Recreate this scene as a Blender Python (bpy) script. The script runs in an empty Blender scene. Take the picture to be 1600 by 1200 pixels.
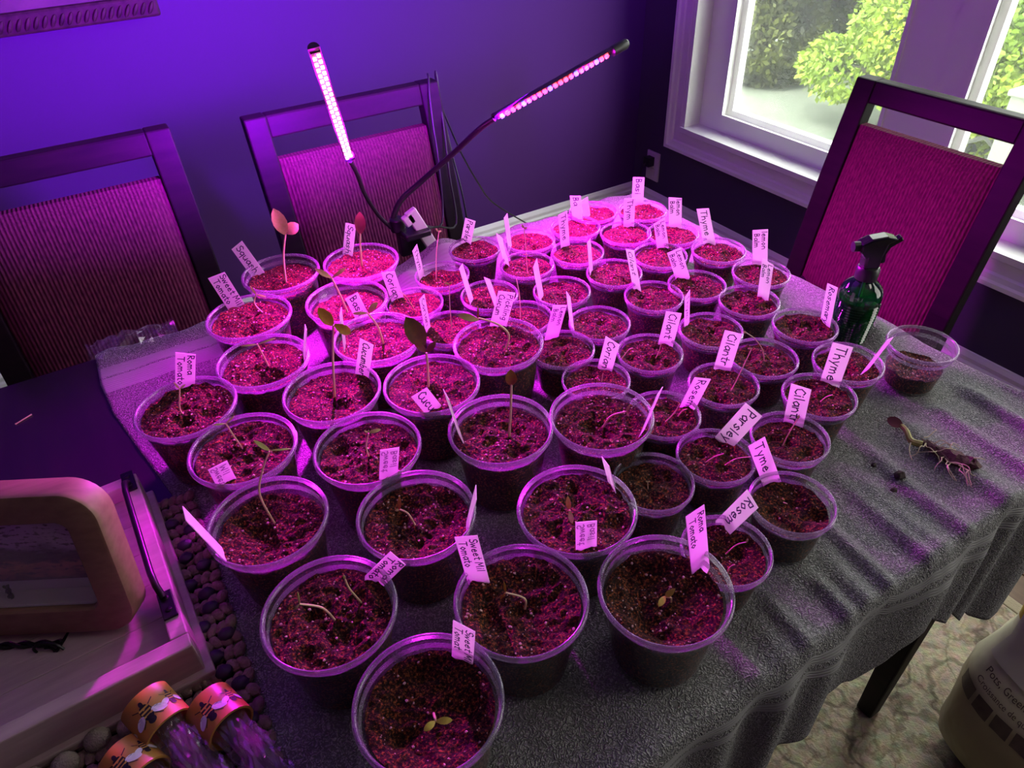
import bpy, bmesh, math, random
import numpy as np
from mathutils import Vector, Matrix, noise
sc = bpy.context.scene
col = sc.collection
# ---------------------------------------------------------------- camera
cam = bpy.data.objects.new('camera', bpy.data.cameras.new('camera')); col.objects.link(cam)
cam.data.sensor_width = 36; cam.data.lens = 24.913; cam.data.clip_start = .02
cam.matrix_world = Matrix.Translation((0, 0, 1.3657)) @ Matrix([[0.854258, 0.348575, -0.385665], [-0.518422, 0.516311, -0.681661], [-0.038487, 0.782252, 0.621772]]).to_4x4()
sc.camera = cam
# ---------------------------------------------------------------- world, sun, fill, exposure
w = bpy.data.worlds.new('sky'); sc.world = w; w.use_nodes = True
w.node_tree.nodes['Background'].inputs['Color'].default_value = (.93, 1.0, .90, 1)
w.node_tree.nodes['Background'].inputs['Strength'].default_value = 10.5
def lamp(name, kind, loc, energy, color, **k):
    d = bpy.data.lights.new(name, kind); d.energy = energy; d.color = color
    for a, v in k.items(): setattr(d, a, v)
    o = bpy.data.objects.new(name, d); col.objects.link(o); o.location = loc
    return o
sun = lamp('sun', 'SUN', (0, 0, 6), 4.0, (1, .97, .86), angle=.01)
sun.rotation_euler = Vector((.55, .12, -.8)).to_track_quat('-Z', 'Y').to_euler()
fl = lamp('side_fill', 'AREA', (1.90, -.55, 1.25), 15, (1, .96, .90), shape='RECTANGLE', size=1.2, size_y=1.0)
fl.rotation_euler = (0, math.radians(90), 0)     # fill light added to brighten the right side; the wall has no window here
lamp('overhead_fill', 'AREA', (1.45, -.5, 2.42), 4, (1, .94, .80), size=.5)  # overhead fill added for the bag and rug, no fixture here
sc.cycles.transparent_max_bounces = 24
sc.view_settings.view_transform = 'Standard'; sc.view_settings.look = 'None'
sc.view_settings.exposure = 0.0; sc.view_settings.gamma = 1.0; sc.view_settings.use_curve_mapping = False
R_ = random.Random(7)
PI = math.pi
# ---------------------------------------------------------------- materials
def mat(name, base, rough=.6, metal=0, var=None, vscale=20, bump=0, bscale=80, stretch=(1, 1, 1), spec=.5, trans=0, emit=None, estr=0, detail=4, bdist=.002, coord='Object', sub=0):
    m = bpy.data.materials.new(name); m.use_nodes = True
    n, l = m.node_tree.nodes, m.node_tree.links
    p = n['Principled BSDF']
    p.inputs['Base Color'].default_value = (*base, 1); p.inputs['Roughness'].default_value = rough
    p.inputs['Metallic'].default_value = metal; p.inputs['Specular IOR Level'].default_value = spec
    p.inputs['Transmission Weight'].default_value = trans
    if sub: p.inputs['Subsurface Weight'].default_value = sub; p.inputs['Subsurface Radius'].default_value = (.003, .003, .003)
    if emit: p.inputs['Emission Color'].default_value = (*emit, 1); p.inputs['Emission Strength'].default_value = estr
    if var or bump:
        tc = n.new('ShaderNodeTexCoord'); mp = n.new('ShaderNodeMapping'); mp.inputs['Scale'].default_value = stretch
        l.new(tc.outputs[coord], mp.inputs['Vector'])
    if var:
        t = n.new('ShaderNodeTexNoise'); t.inputs['Scale'].default_value = vscale; t.inputs['Detail'].default_value = detail
        r = n.new('ShaderNodeValToRGB'); r.color_ramp.elements[0].position = .3; r.color_ramp.elements[1].position = .7
        r.color_ramp.elements[0].color = (*base, 1); r.color_ramp.elements[1].color = (*var, 1)
        l.new(mp.outputs[0], t.inputs['Vector']); l.new(t.outputs['Fac'], r.inputs['Fac']); l.new(r.outputs[0], p.inputs['Base Color'])
    if bump:
        t = n.new('ShaderNodeTexNoise'); t.inputs['Scale'].default_value = bscale; t.inputs['Detail'].default_value = 3
        b = n.new('ShaderNodeBump'); b.inputs['Strength'].default_value = bump; b.inputs['Distance'].default_value = bdist
        l.new(mp.outputs[0], t.inputs['Vector']); l.new(t.outputs['Fac'], b.inputs['Height']); l.new(b.outputs[0], p.inputs['Normal'])
    return m
def thin_clear(name, haze, hazecol, rough=.08, tint=(1, 1, 1), ior=1.45, gloss=(1, 1, 1)):
    """thin clear sheet: sees through, fresnel gloss, a little diffuse haze"""
    m = bpy.data.materials.new(name); m.use_nodes = True
    n, l = m.node_tree.nodes, m.node_tree.links; n.remove(n['Principled BSDF'])
    out = n['Material Output']
    t = n.new('ShaderNodeBsdfTransparent'); t.inputs[0].default_value = (*tint, 1)
    g = n.new('ShaderNodeBsdfGlossy'); g.inputs['Roughness'].default_value = rough; g.inputs['Color'].default_value = (*gloss, 1)
    d = n.new('ShaderNodeBsdfDiffuse'); d.inputs[0].default_value = (*hazecol, 1)
    tl = n.new('ShaderNodeBsdfTranslucent'); tl.inputs[0].default_value = (*hazecol, 1)
    dd = n.new('ShaderNodeMixShader'); dd.inputs[0].default_value = .45; l.new(d.outputs[0], dd.inputs[1]); l.new(tl.outputs[0], dd.inputs[2])
    a = n.new('ShaderNodeMixShader'); a.inputs[0].default_value = haze; l.new(t.outputs[0], a.inputs[1]); l.new(dd.outputs[0], a.inputs[2])
    f = n.new('ShaderNodeFresnel'); ge = n.new('ShaderNodeNewGeometry'); mr = n.new('ShaderNodeMapRange')
    mr.inputs['To Min'].default_value = ior; mr.inputs['To Max'].default_value = 1 / ior    # same reflectance from either side of the sheet
    l.new(ge.outputs['Backfacing'], mr.inputs['Value']); l.new(mr.outputs[0], f.inputs[0])
    b = n.new('ShaderNodeMixShader'); l.new(f.outputs[0], b.inputs[0]); l.new(a.outputs[0], b.inputs[1]); l.new(g.outputs[0], b.inputs[2])
    l.new(b.outputs[0], out.inputs['Surface'])
    return m
M = {}
M['wall'] = mat('violet_glow_paint', (.072, .022, .135), .7, spec=.10, bump=.08, bscale=140)  # slate wall with the grow lights' violet glow put into its colour
M['wall_w'] = mat('slate_paint_window_wall', (.060, .045, .085), .7, spec=.10, bump=.08, bscale=140)
M['ceil'] = mat('ceiling_paint', (.55, .55, .53), .8)
M['trim'] = mat('white_trim', (.72, .72, .69), .38)
M['vinyl'] = mat('white_vinyl', (.82, .82, .80), .3)
M['outlet'] = mat('outlet_plastic', (.55, .53, .52), .35)
M['darkwood'] = mat('espresso_wood', (.008, .006, .007), .5, spec=.10, var=(.014, .009, .010), vscale=9, stretch=(1, 1, 8))
M['tabletop'] = mat('black_lacquer', (.012, .010, .012), .22, var=(.017, .013, .014), vscale=6, stretch=(12, 1, 1))
M['plank'] = mat('oak_floor', (.16, .085, .040), .4, var=(.10, .050, .024), vscale=7, stretch=(10, 1, 1))
M['black'] = mat('black_plastic', (.010, .010, .012), .38)
M['blackmetal'] = mat('black_metal', (.015, .014, .016), .35, metal=.6)
M['white_plastic'] = mat('white_plastic', (.70, .72, .68), .4)
M['label'] = mat('label_plastic', (.80, .76, .78), .45)
def translucent(m, f, c):
    n, l = m.node_tree.nodes, m.node_tree.links; t = n.new('ShaderNodeBsdfTranslucent'); t.inputs[0].default_value = (*c, 1); x = n.new('ShaderNodeMixShader'); x.inputs[0].default_value = f
    l.new(n['Principled BSDF'].outputs[0], x.inputs[1]); l.new(t.outputs[0], x.inputs[2]); l.new(x.outputs[0], n['Material Output'].inputs['Surface'])
translucent(M['label'], .62, (.97, .88, .92))
M['ink'] = mat('marker_ink', (.035, .012, .075), .6)
M['inkpale'] = mat('marker_ink_faded', (.36, .18, .36), .6)
M['cup'] = thin_clear('clear_cup_plastic', .045, (.8, .8, .85), .10)
M['rim'] = thin_clear('cup_rim_plastic', .42, (.26, .25, .295), .22, ior=1.5)
M['pane'] = thin_clear('window_glass', .04, (.9, .95, .9), .01)
M['cello'] = thin_clear('crinkled_clear_wrap', .10, (.6, .5, .6), .10, ior=1.9)
M['paper'] = thin_clear('thin_clear_bag', .10, (.7, .7, .75), .12, ior=1.5)
M['perlite'] = mat('perlite', (.52, .36, .27), .7)
M['stem'] = mat('seedling_stem', (.62, .50, .26), .5)
M['leaf_p'] = mat('leaf_pale', (.46, .42, .16), .5, var=(.38, .40, .10), vscale=300)
M['leaf_o'] = mat('leaf_brown', (.42, .23, .010), .5, var=(.30, .17, .008), vscale=200)
M['leaf_r'] = mat('leaf_dull_red', (.17, .06, .03), .5)
M['leaf_d'] = mat('leaf_dark_underside', (.14, .080, .010), .55, var=(.09, .055, .008), vscale=180)
M['leaf_y'] = mat('leaf_yellow_green', (.55, .50, .06), .5, var=(.42, .44, .04), vscale=300)
M['glass_green'] = mat('green_glass', (.02, .30, .07), .04, trans=.0, spec=.8)
M['wood_pale'] = mat('pale_wood', (.27, .15, .10), .5, var=(.20, .105, .065), vscale=14, stretch=(1, 9, 9))
M['wood_white'] = mat('whitewashed_wood', (.47, .35, .35), .55, var=(.37, .27, .27), vscale=12, stretch=(1, 9, 9), bump=.15, bscale=40)  # pink bounce of the grow lights mixed into the whitewash colour
M['white_card'] = mat('white_card', (.66, .62, .62), .6)
M['cord'] = mat('jute_cord', (.30, .20, .17), .8, var=(.20, .13, .11), vscale=160, bump=.6, bscale=500)
M['bead'] = mat('dark_bead', (.035, .018, .05), .45)
M['pompom'] = mat('wool_pompom', (.30, .26, .20), .9, bump=.8, bscale=500)
M['rootb'] = mat('root_clump', (.06, .032, .026), .9, var=(.11, .06, .05), vscale=220, bump=1, bscale=300)
M['root'] = mat('pale_root', (.46, .42, .24), .6)
M['stalk'] = mat('yellow_stalk', (.36, .38, .08), .5, var=(.25, .22, .06), vscale=120)
M['leaf_red'] = mat('withered_leaf', (.22, .075, .08), .6)
M['crumb'] = mat('soil_crumb', (.03, .018, .014), .9)
M['bark'] = mat('bark', (.10, .085, .07), .9, bump=.5, bscale=30)
M['foliage'] = mat('bright_foliage', (.24, .33, .006), .6, var=(.11, .21, .014), vscale=1.6)
M['foliage2'] = mat('mid_foliage', (.12, .22, .015), .6, var=(.055, .13, .014), vscale=1.6)
M['hedge'] = mat('hedge_foliage', (.030, .034, .022), .7, var=(.10, .12, .010), vscale=5, detail=1)
M['concrete'] = mat('pale_paving', (.17, .19, .155), .85, var=(.12, .14, .11), vscale=6)
M['siding'] = mat('pale_siding', (.30, .32, .26), .7)
M['roofing'] = mat('grey_shingle', (.07, .072, .06), .85, var=(.05, .05, .045), vscale=12)
M['glint_metal'] = mat('silver_glint', (.7, .7, .7), .2, metal=1)
M['rubber'] = mat('cable_rubber', (.012, .011, .014), .42)
M['frame_dark'] = mat('ornate_dark_frame', (.022, .010, .016), .55, spec=.15, var=(.06, .03, .035), vscale=60)
M['canvas'] = mat('dark_canvas', (.05, .03, .05), .7, var=(.12, .07, .09), vscale=9)

def fabric():
    m = mat('ribbed_chenille', (.15, .055, .062), .95, spec=.08); n, l = m.node_tree.nodes, m.node_tree.links; p = n['Principled BSDF']
    tc = n.new('ShaderNodeTexCoord'); mp = n.new('ShaderNodeMapping'); mp.inputs['Scale'].default_value = (420, 420, 16)
    t = n.new('ShaderNodeTexNoise'); t.inputs['Scale'].default_value = 1; t.inputs['Detail'].default_value = 2
    r = n.new('ShaderNodeValToRGB'); r.color_ramp.elements[0].position = .36; r.color_ramp.elements[1].position = .62
    r.color_ramp.elements[0].color = (.070, .017, .032, 1); r.color_ramp.elements[1].color = (.120, .029, .050, 1)
    b = n.new('ShaderNodeBump'); b.inputs['Strength'].default_value = .6; b.inputs['Distance'].default_value = .002
    l.new(tc.outputs['Object'], mp.inputs[0]); l.new(mp.outputs[0], t.inputs['Vector']); l.new(t.outputs['Fac'], r.inputs[0])
    wv = n.new('ShaderNodeTexWave'); wv.bands_direction = 'X'; wv.inputs['Scale'].default_value = 48; wv.inputs['Distortion'].default_value = .6; wv.inputs['Detail'].default_value = 1
    rw = n.new('ShaderNodeMapRange'); rw.inputs['To Min'].default_value = .85; rw.inputs['To Max'].default_value = 1.05; l.new(tc.outputs['Object'], wv.inputs['Vector']); l.new(wv.outputs['Fac'], rw.inputs['Value'])
    mm = n.new('ShaderNodeMixRGB'); mm.blend_type = 'MULTIPLY'; mm.inputs[0].default_value = 1; l.new(r.outputs[0], mm.inputs[1]); l.new(rw.outputs[0], mm.inputs[2]); l.new(mm.outputs[0], p.inputs['Base Color'])
    l.new(wv.outputs['Fac'], b.inputs['Height']); l.new(b.outputs[0], p.inputs['Normal'])
    p.inputs['Sheen Weight'].default_value = .0
    return m
M['fabric'] = fabric()
def soilmat():
    m = mat('potting_soil', (.05, .02, .015), .95, spec=.26); n, l = m.node_tree.nodes, m.node_tree.links; p = n['Principled BSDF']
    g = n.new('ShaderNodeNewGeometry')
    t = n.new('ShaderNodeTexNoise'); t.inputs['Scale'].default_value = 420; t.inputs['Detail'].default_value = 4; t.inputs['Roughness'].default_value = .65
    r = n.new('ShaderNodeValToRGB'); e = r.color_ramp.elements
    e[0].position = .42; e[0].color = (.007, .0025, .0012, 1); e[1].position = .70; e[1].color = (.36, .10, .022, 1)
    q = e.new(.54); q.color = (.046, .0125, .0042, 1)
    b = n.new('ShaderNodeBump'); b.inputs['Strength'].default_value = 1.0; b.inputs['Distance'].default_value = .0018
    l.new(g.outputs['Position'], t.inputs['Vector']); l.new(t.outputs['Fac'], r.inputs[0]); l.new(r.outputs[0], p.inputs['Base Color'])
    l.new(t.outputs['Fac'], b.inputs['Height']); l.new(b.outputs[0], p.inputs['Normal'])
    return m
M['soil'] = soilmat()
def towelmat():
    m = mat('grey_terry', (.2, .21, .2), .95); n, l = m.node_tree.nodes, m.node_tree.links; p = n['Principled BSDF']
    g = n.new('ShaderNodeNewGeometry'); uv = n.new('ShaderNodeUVMap')
    t = n.new('ShaderNodeTexVoronoi'); t.feature = 'SMOOTH_F1'; t.inputs['Scale'].default_value = 500; t.inputs['Smoothness'].default_value = .5
    wn = n.new('ShaderNodeTexNoise'); wn.inputs['Scale'].default_value = 150; wn.inputs['Detail'].default_value = 1; wa = n.new('ShaderNodeMixRGB'); wa.blend_type = 'ADD'; wa.inputs[0].default_value = .010
    l.new(g.outputs['Position'], wn.inputs['Vector']); l.new(g.outputs['Position'], wa.inputs[1]); l.new(wn.outputs['Color'], wa.inputs[2])
    iv = n.new('ShaderNodeMapRange'); iv.inputs['From Min'].default_value = 0; iv.inputs['From Max'].default_value = .75; iv.inputs['To Min'].default_value = 1; iv.inputs['To Max'].default_value = 0; l.new(t.outputs['Distance'], iv.inputs['Value'])
    r = n.new('ShaderNodeValToRGB'); r.color_ramp.elements[0].position = .25; r.color_ramp.elements[1].position = .85
    r.color_ramp.elements[0].color = (.15, .155, .15, 1); r.color_ramp.elements[1].color = (.42, .43, .41, 1)
    # smooth woven bands near both short ends: v of the UV map is the arc length in metres
    sp = n.new('ShaderNodeSeparateXYZ'); l.new(uv.outputs[0], sp.inputs[0])
    w_ = n.new('ShaderNodeTexWave'); w_.wave_type = 'BANDS'; w_.bands_direction = 'Y'; w_.inputs['Scale'].default_value = 90; w_.inputs['Distortion'].default_value = 0
    l.new(uv.outputs[0], w_.inputs['Vector'])
    cr = n.new('ShaderNodeValToRGB'); cr.color_ramp.interpolation = 'CONSTANT'; e = cr.color_ramp.elements
    # 0 = pile, 1 = flat weave
    e[0].position = 0; e[0].color = (0, 0, 0, 1); e[1].position = 1; e[1].color = (0, 0, 0, 1)
    for a, v in [(0.0308, 1), (0.0477, 0), (0.0538, 1), (0.0808, 0), (0.7154, 1), (0.7292, 0), (0.7354, 1), (0.7492, 0)]:
        q = e.new(a); q.color = (v, v, v, 1)
    l.new(sp.outputs['Y'], cr.inputs[0])
    mix = n.new('ShaderNodeMixRGB'); l.new(cr.outputs[0], mix.inputs[0]); l.new(r.outputs[0], mix.inputs[1]); mix.inputs[2].default_value = (.27, .28, .27, 1)
    hm = n.new('ShaderNodeMixRGB'); l.new(cr.outputs[0], hm.inputs[0]); l.new(iv.outputs[0], hm.inputs[1]); wq = n.new('ShaderNodeMath'); wq.operation = 'MULTIPLY'; wq.inputs[1].default_value = .22; l.new(w_.outputs['Fac'], wq.inputs[0]); l.new(wq.outputs[0], hm.inputs[2])
    b = n.new('ShaderNodeBump'); b.inputs['Strength'].default_value = .8; b.inputs['Distance'].default_value = .0022
    l.new(wa.outputs[0], t.inputs['Vector']); l.new(iv.outputs[0], r.inputs[0]); l.new(mix.outputs[0], p.inputs['Base Color'])
    l.new(hm.outputs[0], b.inputs['Height']); l.new(b.outputs[0], p.inputs['Normal'])
    p.inputs['Specular IOR Level'].default_value = .1
    return m
M['towel'] = towelmat()
def rugmat():
    m = mat('scroll_rug', (.3, .24, .14), .95); n, l = m.node_tree.nodes, m.node_tree.links; p = n['Principled BSDF']
    tc = n.new('ShaderNodeTexCoord')
    nz = n.new('ShaderNodeTexNoise'); nz.inputs['Scale'].default_value = 7; nz.inputs['Detail'].default_value = 3
    ad = n.new('ShaderNodeMixRGB'); ad.blend_type = 'ADD'; ad.inputs[0].default_value = .22
    l.new(tc.outputs['Object'], nz.inputs['Vector']); l.new(tc.outputs['Object'], ad.inputs[1]); l.new(nz.outputs['Color'], ad.inputs[2])
    vo = n.new('ShaderNodeTexVoronoi'); vo.inputs['Scale'].default_value = 6.5; l.new(ad.outputs[0], vo.inputs['Vector'])
    mu = n.new('ShaderNodeMath'); mu.operation = 'MULTIPLY'; mu.inputs[1].default_value = 17; l.new(vo.outputs['Distance'], mu.inputs[0])
    si = n.new('ShaderNodeMath'); si.operation = 'SINE'; l.new(mu.outputs[0], si.inputs[0])
    r = n.new('ShaderNodeValToRGB'); e = r.color_ramp.elements
    e[0].position = 0; e[0].color = (.20, .15, .085, 1); e[1].position = 1; e[1].color = (.36, .30, .18, 1)
    for a, c in ((.10, (.30, .25, .15)), (.2, (.42, .335, .19)), (.62, (.33, .26, .145)), (.72, (.44, .35, .20))):
        q = e.new(a); q.color = (*c, 1)
    ma = n.new('ShaderNodeMapRange'); ma.inputs[1].default_value = -1; l.new(si.outputs[0], ma.inputs[0]); l.new(ma.outputs[0], r.inputs[0])
    t = n.new('ShaderNodeTexNoise'); t.inputs['Scale'].default_value = 60; t.inputs['Detail'].default_value = 4; l.new(tc.outputs['Object'], t.inputs['Vector'])
    mm = n.new('ShaderNodeMixRGB'); mm.blend_type = 'OVERLAY'; mm.inputs[0].default_value = .55; l.new(r.outputs[0], mm.inputs[1]); l.new(t.outputs['Color'], mm.inputs[2])
    hs = n.new('ShaderNodeHueSaturation'); hs.inputs['Saturation'].default_value = .75; l.new(mm.outputs[0], hs.inputs['Color'])
    v2 = n.new('ShaderNodeTexVoronoi'); v2.feature = 'DISTANCE_TO_EDGE'; v2.inputs['Scale'].default_value = 11; ad2 = n.new('ShaderNodeMixRGB'); ad2.blend_type = 'ADD'; ad2.inputs[0].default_value = .16
    n2 = n.new('ShaderNodeTexNoise'); n2.inputs['Scale'].default_value = 16; n2.inputs['Detail'].default_value = 4; l.new(tc.outputs['Object'], n2.inputs['Vector']); l.new(tc.outputs['Object'], ad2.inputs[1]); l.new(n2.outputs['Color'], ad2.inputs[2]); l.new(ad2.outputs[0], v2.inputs['Vector'])
    r2 = n.new('ShaderNodeValToRGB'); r2.color_ramp.elements[0].position = .015; r2.color_ramp.elements[0].color = (.30, .26, .2, 1); r2.color_ramp.elements[1].position = .075; l.new(v2.outputs['Distance'], r2.inputs[0])
    m2 = n.new('ShaderNodeMixRGB'); m2.blend_type = 'MULTIPLY'; m2.inputs[0].default_value = .5; l.new(hs.outputs[0], m2.inputs[1]); l.new(r2.outputs[0], m2.inputs[2]); l.new(m2.outputs[0], p.inputs['Base Color'])
    b = n.new('ShaderNodeBump'); b.inputs['Strength'].default_value = .5; b.inputs['Distance'].default_value = .004
    t2 = n.new('ShaderNodeTexNoise'); t2.inputs['Scale'].default_value = 260; l.new(tc.outputs['Object'], t2.inputs['Vector'])
    l.new(t2.outputs['Fac'], b.inputs['Height']); l.new(b.outputs[0], p.inputs['Normal'])
    return m
M['rug'] = rugmat()
def picmat():
    """printed autumn landscape behind the glass: sky, trees, ground, all as print"""
    m = mat('landscape_print', (.3, .2, .2), .5); n, l = m.node_tree.nodes, m.node_tree.links; p = n['Principled BSDF']
    uv = n.new('ShaderNodeTexCoord'); sp = n.new('ShaderNodeSeparateXYZ'); l.new(uv.outputs['Generated'], sp.inputs[0])
    t = n.new('ShaderNodeTexNoise'); t.inputs['Scale'].default_value = 7; t.inputs['Detail'].default_value = 8; l.new(uv.outputs['Generated'], t.inputs['Vector'])
    ad = n.new('ShaderNodeMath'); ad.operation = 'MULTIPLY_ADD'; ad.inputs[1].default_value = .5; l.new(t.outputs['Fac'], ad.inputs[0]); l.new(sp.outputs['Y'], ad.inputs[2])
    r = n.new('ShaderNodeValToRGB'); e = r.color_ramp.elements
    e[0].position = .28; e[0].color = (.12, .07, .06, 1); e[1].position = 1.0; e[1].color = (.62, .48, .60, 1)
    for a, c in ((.42, (.42, .21, .13)), (.5, (.55, .28, .17)), (.56, (.14, .09, .08)), (.70, (.17, .13, .12)), (.84, (.6, .48, .58))):
        q = e.new(a); q.color = (*c, 1)
    l.new(ad.outputs[0], r.inputs[0])
    # orange tree trunks: narrow vertical bands
    wv = n.new('ShaderNodeTexNoise'); wv.inputs['Scale'].default_value = 1; mp = n.new('ShaderNodeMapping'); mp.inputs['Scale'].default_value = (9, .7, 9)
    l.new(uv.outputs['Generated'], mp.inputs[0]); l.new(mp.outputs[0], wv.inputs['Vector'])
    r2 = n.new('ShaderNodeValToRGB'); r2.color_ramp.elements[0].position = .60; r2.color_ramp.elements[1].position = .66
    l.new(wv.outputs['Fac'], r2.inputs[0])
    mx = n.new('ShaderNodeMixRGB'); l.new(r2.outputs[0], mx.inputs[0]); l.new(r.outputs[0], mx.inputs[1]); mx.inputs[2].default_value = (.60, .24, .13, 1)
    # dark leaf clusters
    t3 = n.new('ShaderNodeTexNoise'); t3.inputs['Scale'].default_value = 22; t3.inputs['Detail'].default_value = 5; l.new(uv.outputs['Generated'], t3.inputs['Vector'])
    r3 = n.new('ShaderNodeValToRGB'); r3.color_ramp.elements[0].position = .54; r3.color_ramp.elements[1].position = .62; l.new(t3.outputs['Fac'], r3.inputs[0])
    m3 = n.new('ShaderNodeMixRGB'); l.new(r3.outputs[0], m3.inputs[0]); l.new(mx.outputs[0], m3.inputs[1]); m3.inputs[2].default_value = (.10, .065, .065, 1)
    l.new(m3.outputs[0], p.inputs['Base Color'])
    return m
M['print'] = picmat()
def bagmat():
    m = mat('bag_film', (.3, .27, .15), .35); n, l = m.node_tree.nodes, m.node_tree.links; p = n['Principled BSDF']
    tc = n.new('ShaderNodeTexCoord'); sp = n.new('ShaderNodeSeparateXYZ'); l.new(tc.outputs['Generated'], sp.inputs[0])
    r = n.new('ShaderNodeValToRGB'); e = r.color_ramp.elements
    e[0].position = 0; e[0].color = (.22, .18, .085, 1); e[1].position = 1; e[1].color = (.80, .78, .48, 1)
    for a, c in ((.42, (.27, .22, .11)), (.56, (.34, .29, .16)), (.62, (.66, .64, .42)), (.85, (.80, .79, .55))):
        q = e.new(a); q.color = (*c, 1)
    l.new(sp.outputs['Z'], r.inputs[0])
    l.new(r.outputs[0], p.inputs['Base Color'])
    t = n.new('ShaderNodeTexNoise'); t.inputs['Scale'].default_value = 9; t.inputs['Detail'].default_value = 3; l.new(tc.outputs['Object'], t.inputs['Vector'])
    b = n.new('ShaderNodeBump'); b.inputs['Strength'].default_value = .6; b.inputs['Distance'].default_value = .02
    l.new(t.outputs['Fac'], b.inputs['Height']); l.new(b.outputs[0], p.inputs['Normal'])
    return m
M['bag'] = bagmat()
M['bag_yellow'] = mat('bag_yellow', (.78, .52, .01), .35)
M['bag_white'] = mat('bag_white_lining', (.74, .73, .58), .4, bump=.3, bscale=30)
M['bag_ink'] = mat('bag_print_brown', (.075, .05, .04), .5, var=(.13, .09, .06), vscale=60)
M['band'] = mat('orange_honey_band', (.50, .22, .03), .4, var=(.42, .25, .05), vscale=60)
M['band_in'] = mat('band_lining', (.035, .022, .03), .6)
M['beeblack'] = mat('bee_black', (.012, .01, .012), .5)
M['beewing'] = mat('bee_wing', (.72, .66, .76), .5)
M['beeyellow'] = mat('bee_stripe', (.60, .36, .06), .5)

M['glassb'] = thin_clear('green_bottle_glass', .04, (.05, .3, .1), .05, tint=(.10, .62, .22), ior=1.6)
M['water'] = mat('green_lit_water', (.008, .085, .028), .08)
M['tube'] = mat('dip_tube', (.25, .5, .3), .4)
M['blackgloss'] = mat('glossy_black_plastic', (.012, .012, .013), .18)
M['bundle_core'] = mat('bundle_core', (.10, .05, .07), .8, var=(.05, .03, .05), vscale=60)
M['board'] = mat('led_board', (.12, .03, .05), .5)
LEDM = {}
for k_, c_, s_ in (('R1', (1, .30, .55), 30), ('B1', (.75, .35, 1), 30), ('R2', (1, .025, .03), 7.0), ('B2', (.035, .06, 1), 7.0)):
    LEDM[k_] = mat('led_' + k_.lower(), (.5, .5, .5), .4, emit=c_, estr=s_)

# ---------------------------------------------------------------- mesh helpers
class MB:
    def __init__(s): s.v = []; s.f = []
    def add(s, vs, fs):
        o = len(s.v); s.v += [tuple(x) for x in vs]; s.f += [tuple(i + o for i in f) for f in fs]; return s
    def box(s, c, d, rot=None):
        c = Vector(c); h = Vector(d) / 2; r = rot or Matrix.Identity(3)
        vs = [c + r @ Vector((x * h.x, y * h.y, z * h.z)) for z in (-1, 1) for y in (-1, 1) for x in (-1, 1)]
        return s.add(vs, [(0, 2, 3, 1), (4, 5, 7, 6), (0, 1, 5, 4), (2, 6, 7, 3), (0, 4, 6, 2), (1, 3, 7, 5)])
    def tube(s, pts, r, n=8, caps=True):
        P = [Vector(p) for p in pts]; k = len(P); rs = r if isinstance(r, (list, tuple)) else [r] * k
        t0 = (P[1] - P[0]).normalized(); a = t0.orthogonal().normalized(); o = []
        for i in range(k):
            t = (P[min(i + 1, k - 1)] - P[max(i - 1, 0)]).normalized()
            a = (a - t * a.dot(t)); a = a.normalized() if a.length > 1e-6 else t.orthogonal().normalized(); b = t.cross(a)
            o += [P[i] + (a * math.cos(2 * PI * j / n) + b * math.sin(2 * PI * j / n)) * rs[i] for j in range(n)]
        f = [(i * n + j, i * n + (j + 1) % n, (i + 1) * n + (j + 1) % n, (i + 1) * n + j) for i in range(k - 1) for j in range(n)]
        if caps: f += [tuple(range(n - 1, -1, -1)), tuple((k - 1) * n + j for j in range(n))]
        return s.add(o, f)
    def lathe(s, prof, n=48, c=(0, 0, 0), closed=False, rot=None):
        c = Vector(c); r = rot or Matrix.Identity(3); k = len(prof)
        vs = [c + r @ Vector((q[0] * math.cos(2 * PI * j / n), q[0] * math.sin(2 * PI * j / n), q[1])) for q in prof for j in range(n)]
        m = k if closed else k - 1
        fs = [(i * n + j, i * n + (j + 1) % n, ((i + 1) % k) * n + (j + 1) % n, ((i + 1) % k) * n + j) for i in range(m) for j in range(n)]
        return s.add(vs, fs)
    def ball(s, c, r, nu=10, nv=6, rot=None, jit=0, rnd=None):
        c = Vector(c); q = rot or Matrix.Identity(3); r = Vector(r if hasattr(r, '__len__') else (r, r, r)); vs = []
        for i in range(nv + 1):
            for j in range(nu):
                a = PI * i / nv; b = 2 * PI * j / nu; k = 1 + (rnd.uniform(-jit, jit) if jit else 0)
                vs.append(c + q @ Vector((r.x * math.sin(a) * math.cos(b) * k, r.y * math.sin(a) * math.sin(b) * k, r.z * math.cos(a) * k)))
        return s.add(vs, [(i * nu + j, (i + 1) * nu + j, (i + 1) * nu + (j + 1) % nu, i * nu + (j + 1) % nu) for i in range(nv) for j in range(nu)])
    def mesh(s, name, m, smooth=True, ang=.7):
        me = bpy.data.meshes.new(name); me.from_pydata([tuple(v) for v in s.v], [], s.f); me.update()
        if m: me.materials.append(m)
        if smooth:
            me.polygons.foreach_set('use_smooth', [True] * len(me.polygons)); me.set_sharp_from_angle(angle=ang)
        return me
def put(name, me, parent=None, loc=(0, 0, 0), label=None, cat=None, group=None, kind=None, bev=0):
    o = bpy.data.objects.new(name, me); col.objects.link(o); o.location = loc
    if parent: o.parent = parent
    for k, v in (('label', label), ('category', cat), ('group', group), ('kind', kind)):
        if v: o[k] = v
    if bev:
        b = o.modifiers.new('bevel', 'BEVEL'); b.width = bev; b.segments = 2; b.limit_method = 'ANGLE'
    return o
def obj(name, mb, m, parent=None, smooth=True, **k):
    return put(name, mb.mesh(name, m, smooth), parent, **k)
def thing(name, label, cat, loc=(0, 0, 0), rz=0, group=None, kind=None):
    o = put(name, None, None, loc, label, cat, group, kind); o.rotation_euler = (0, 0, rz); return o
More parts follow.
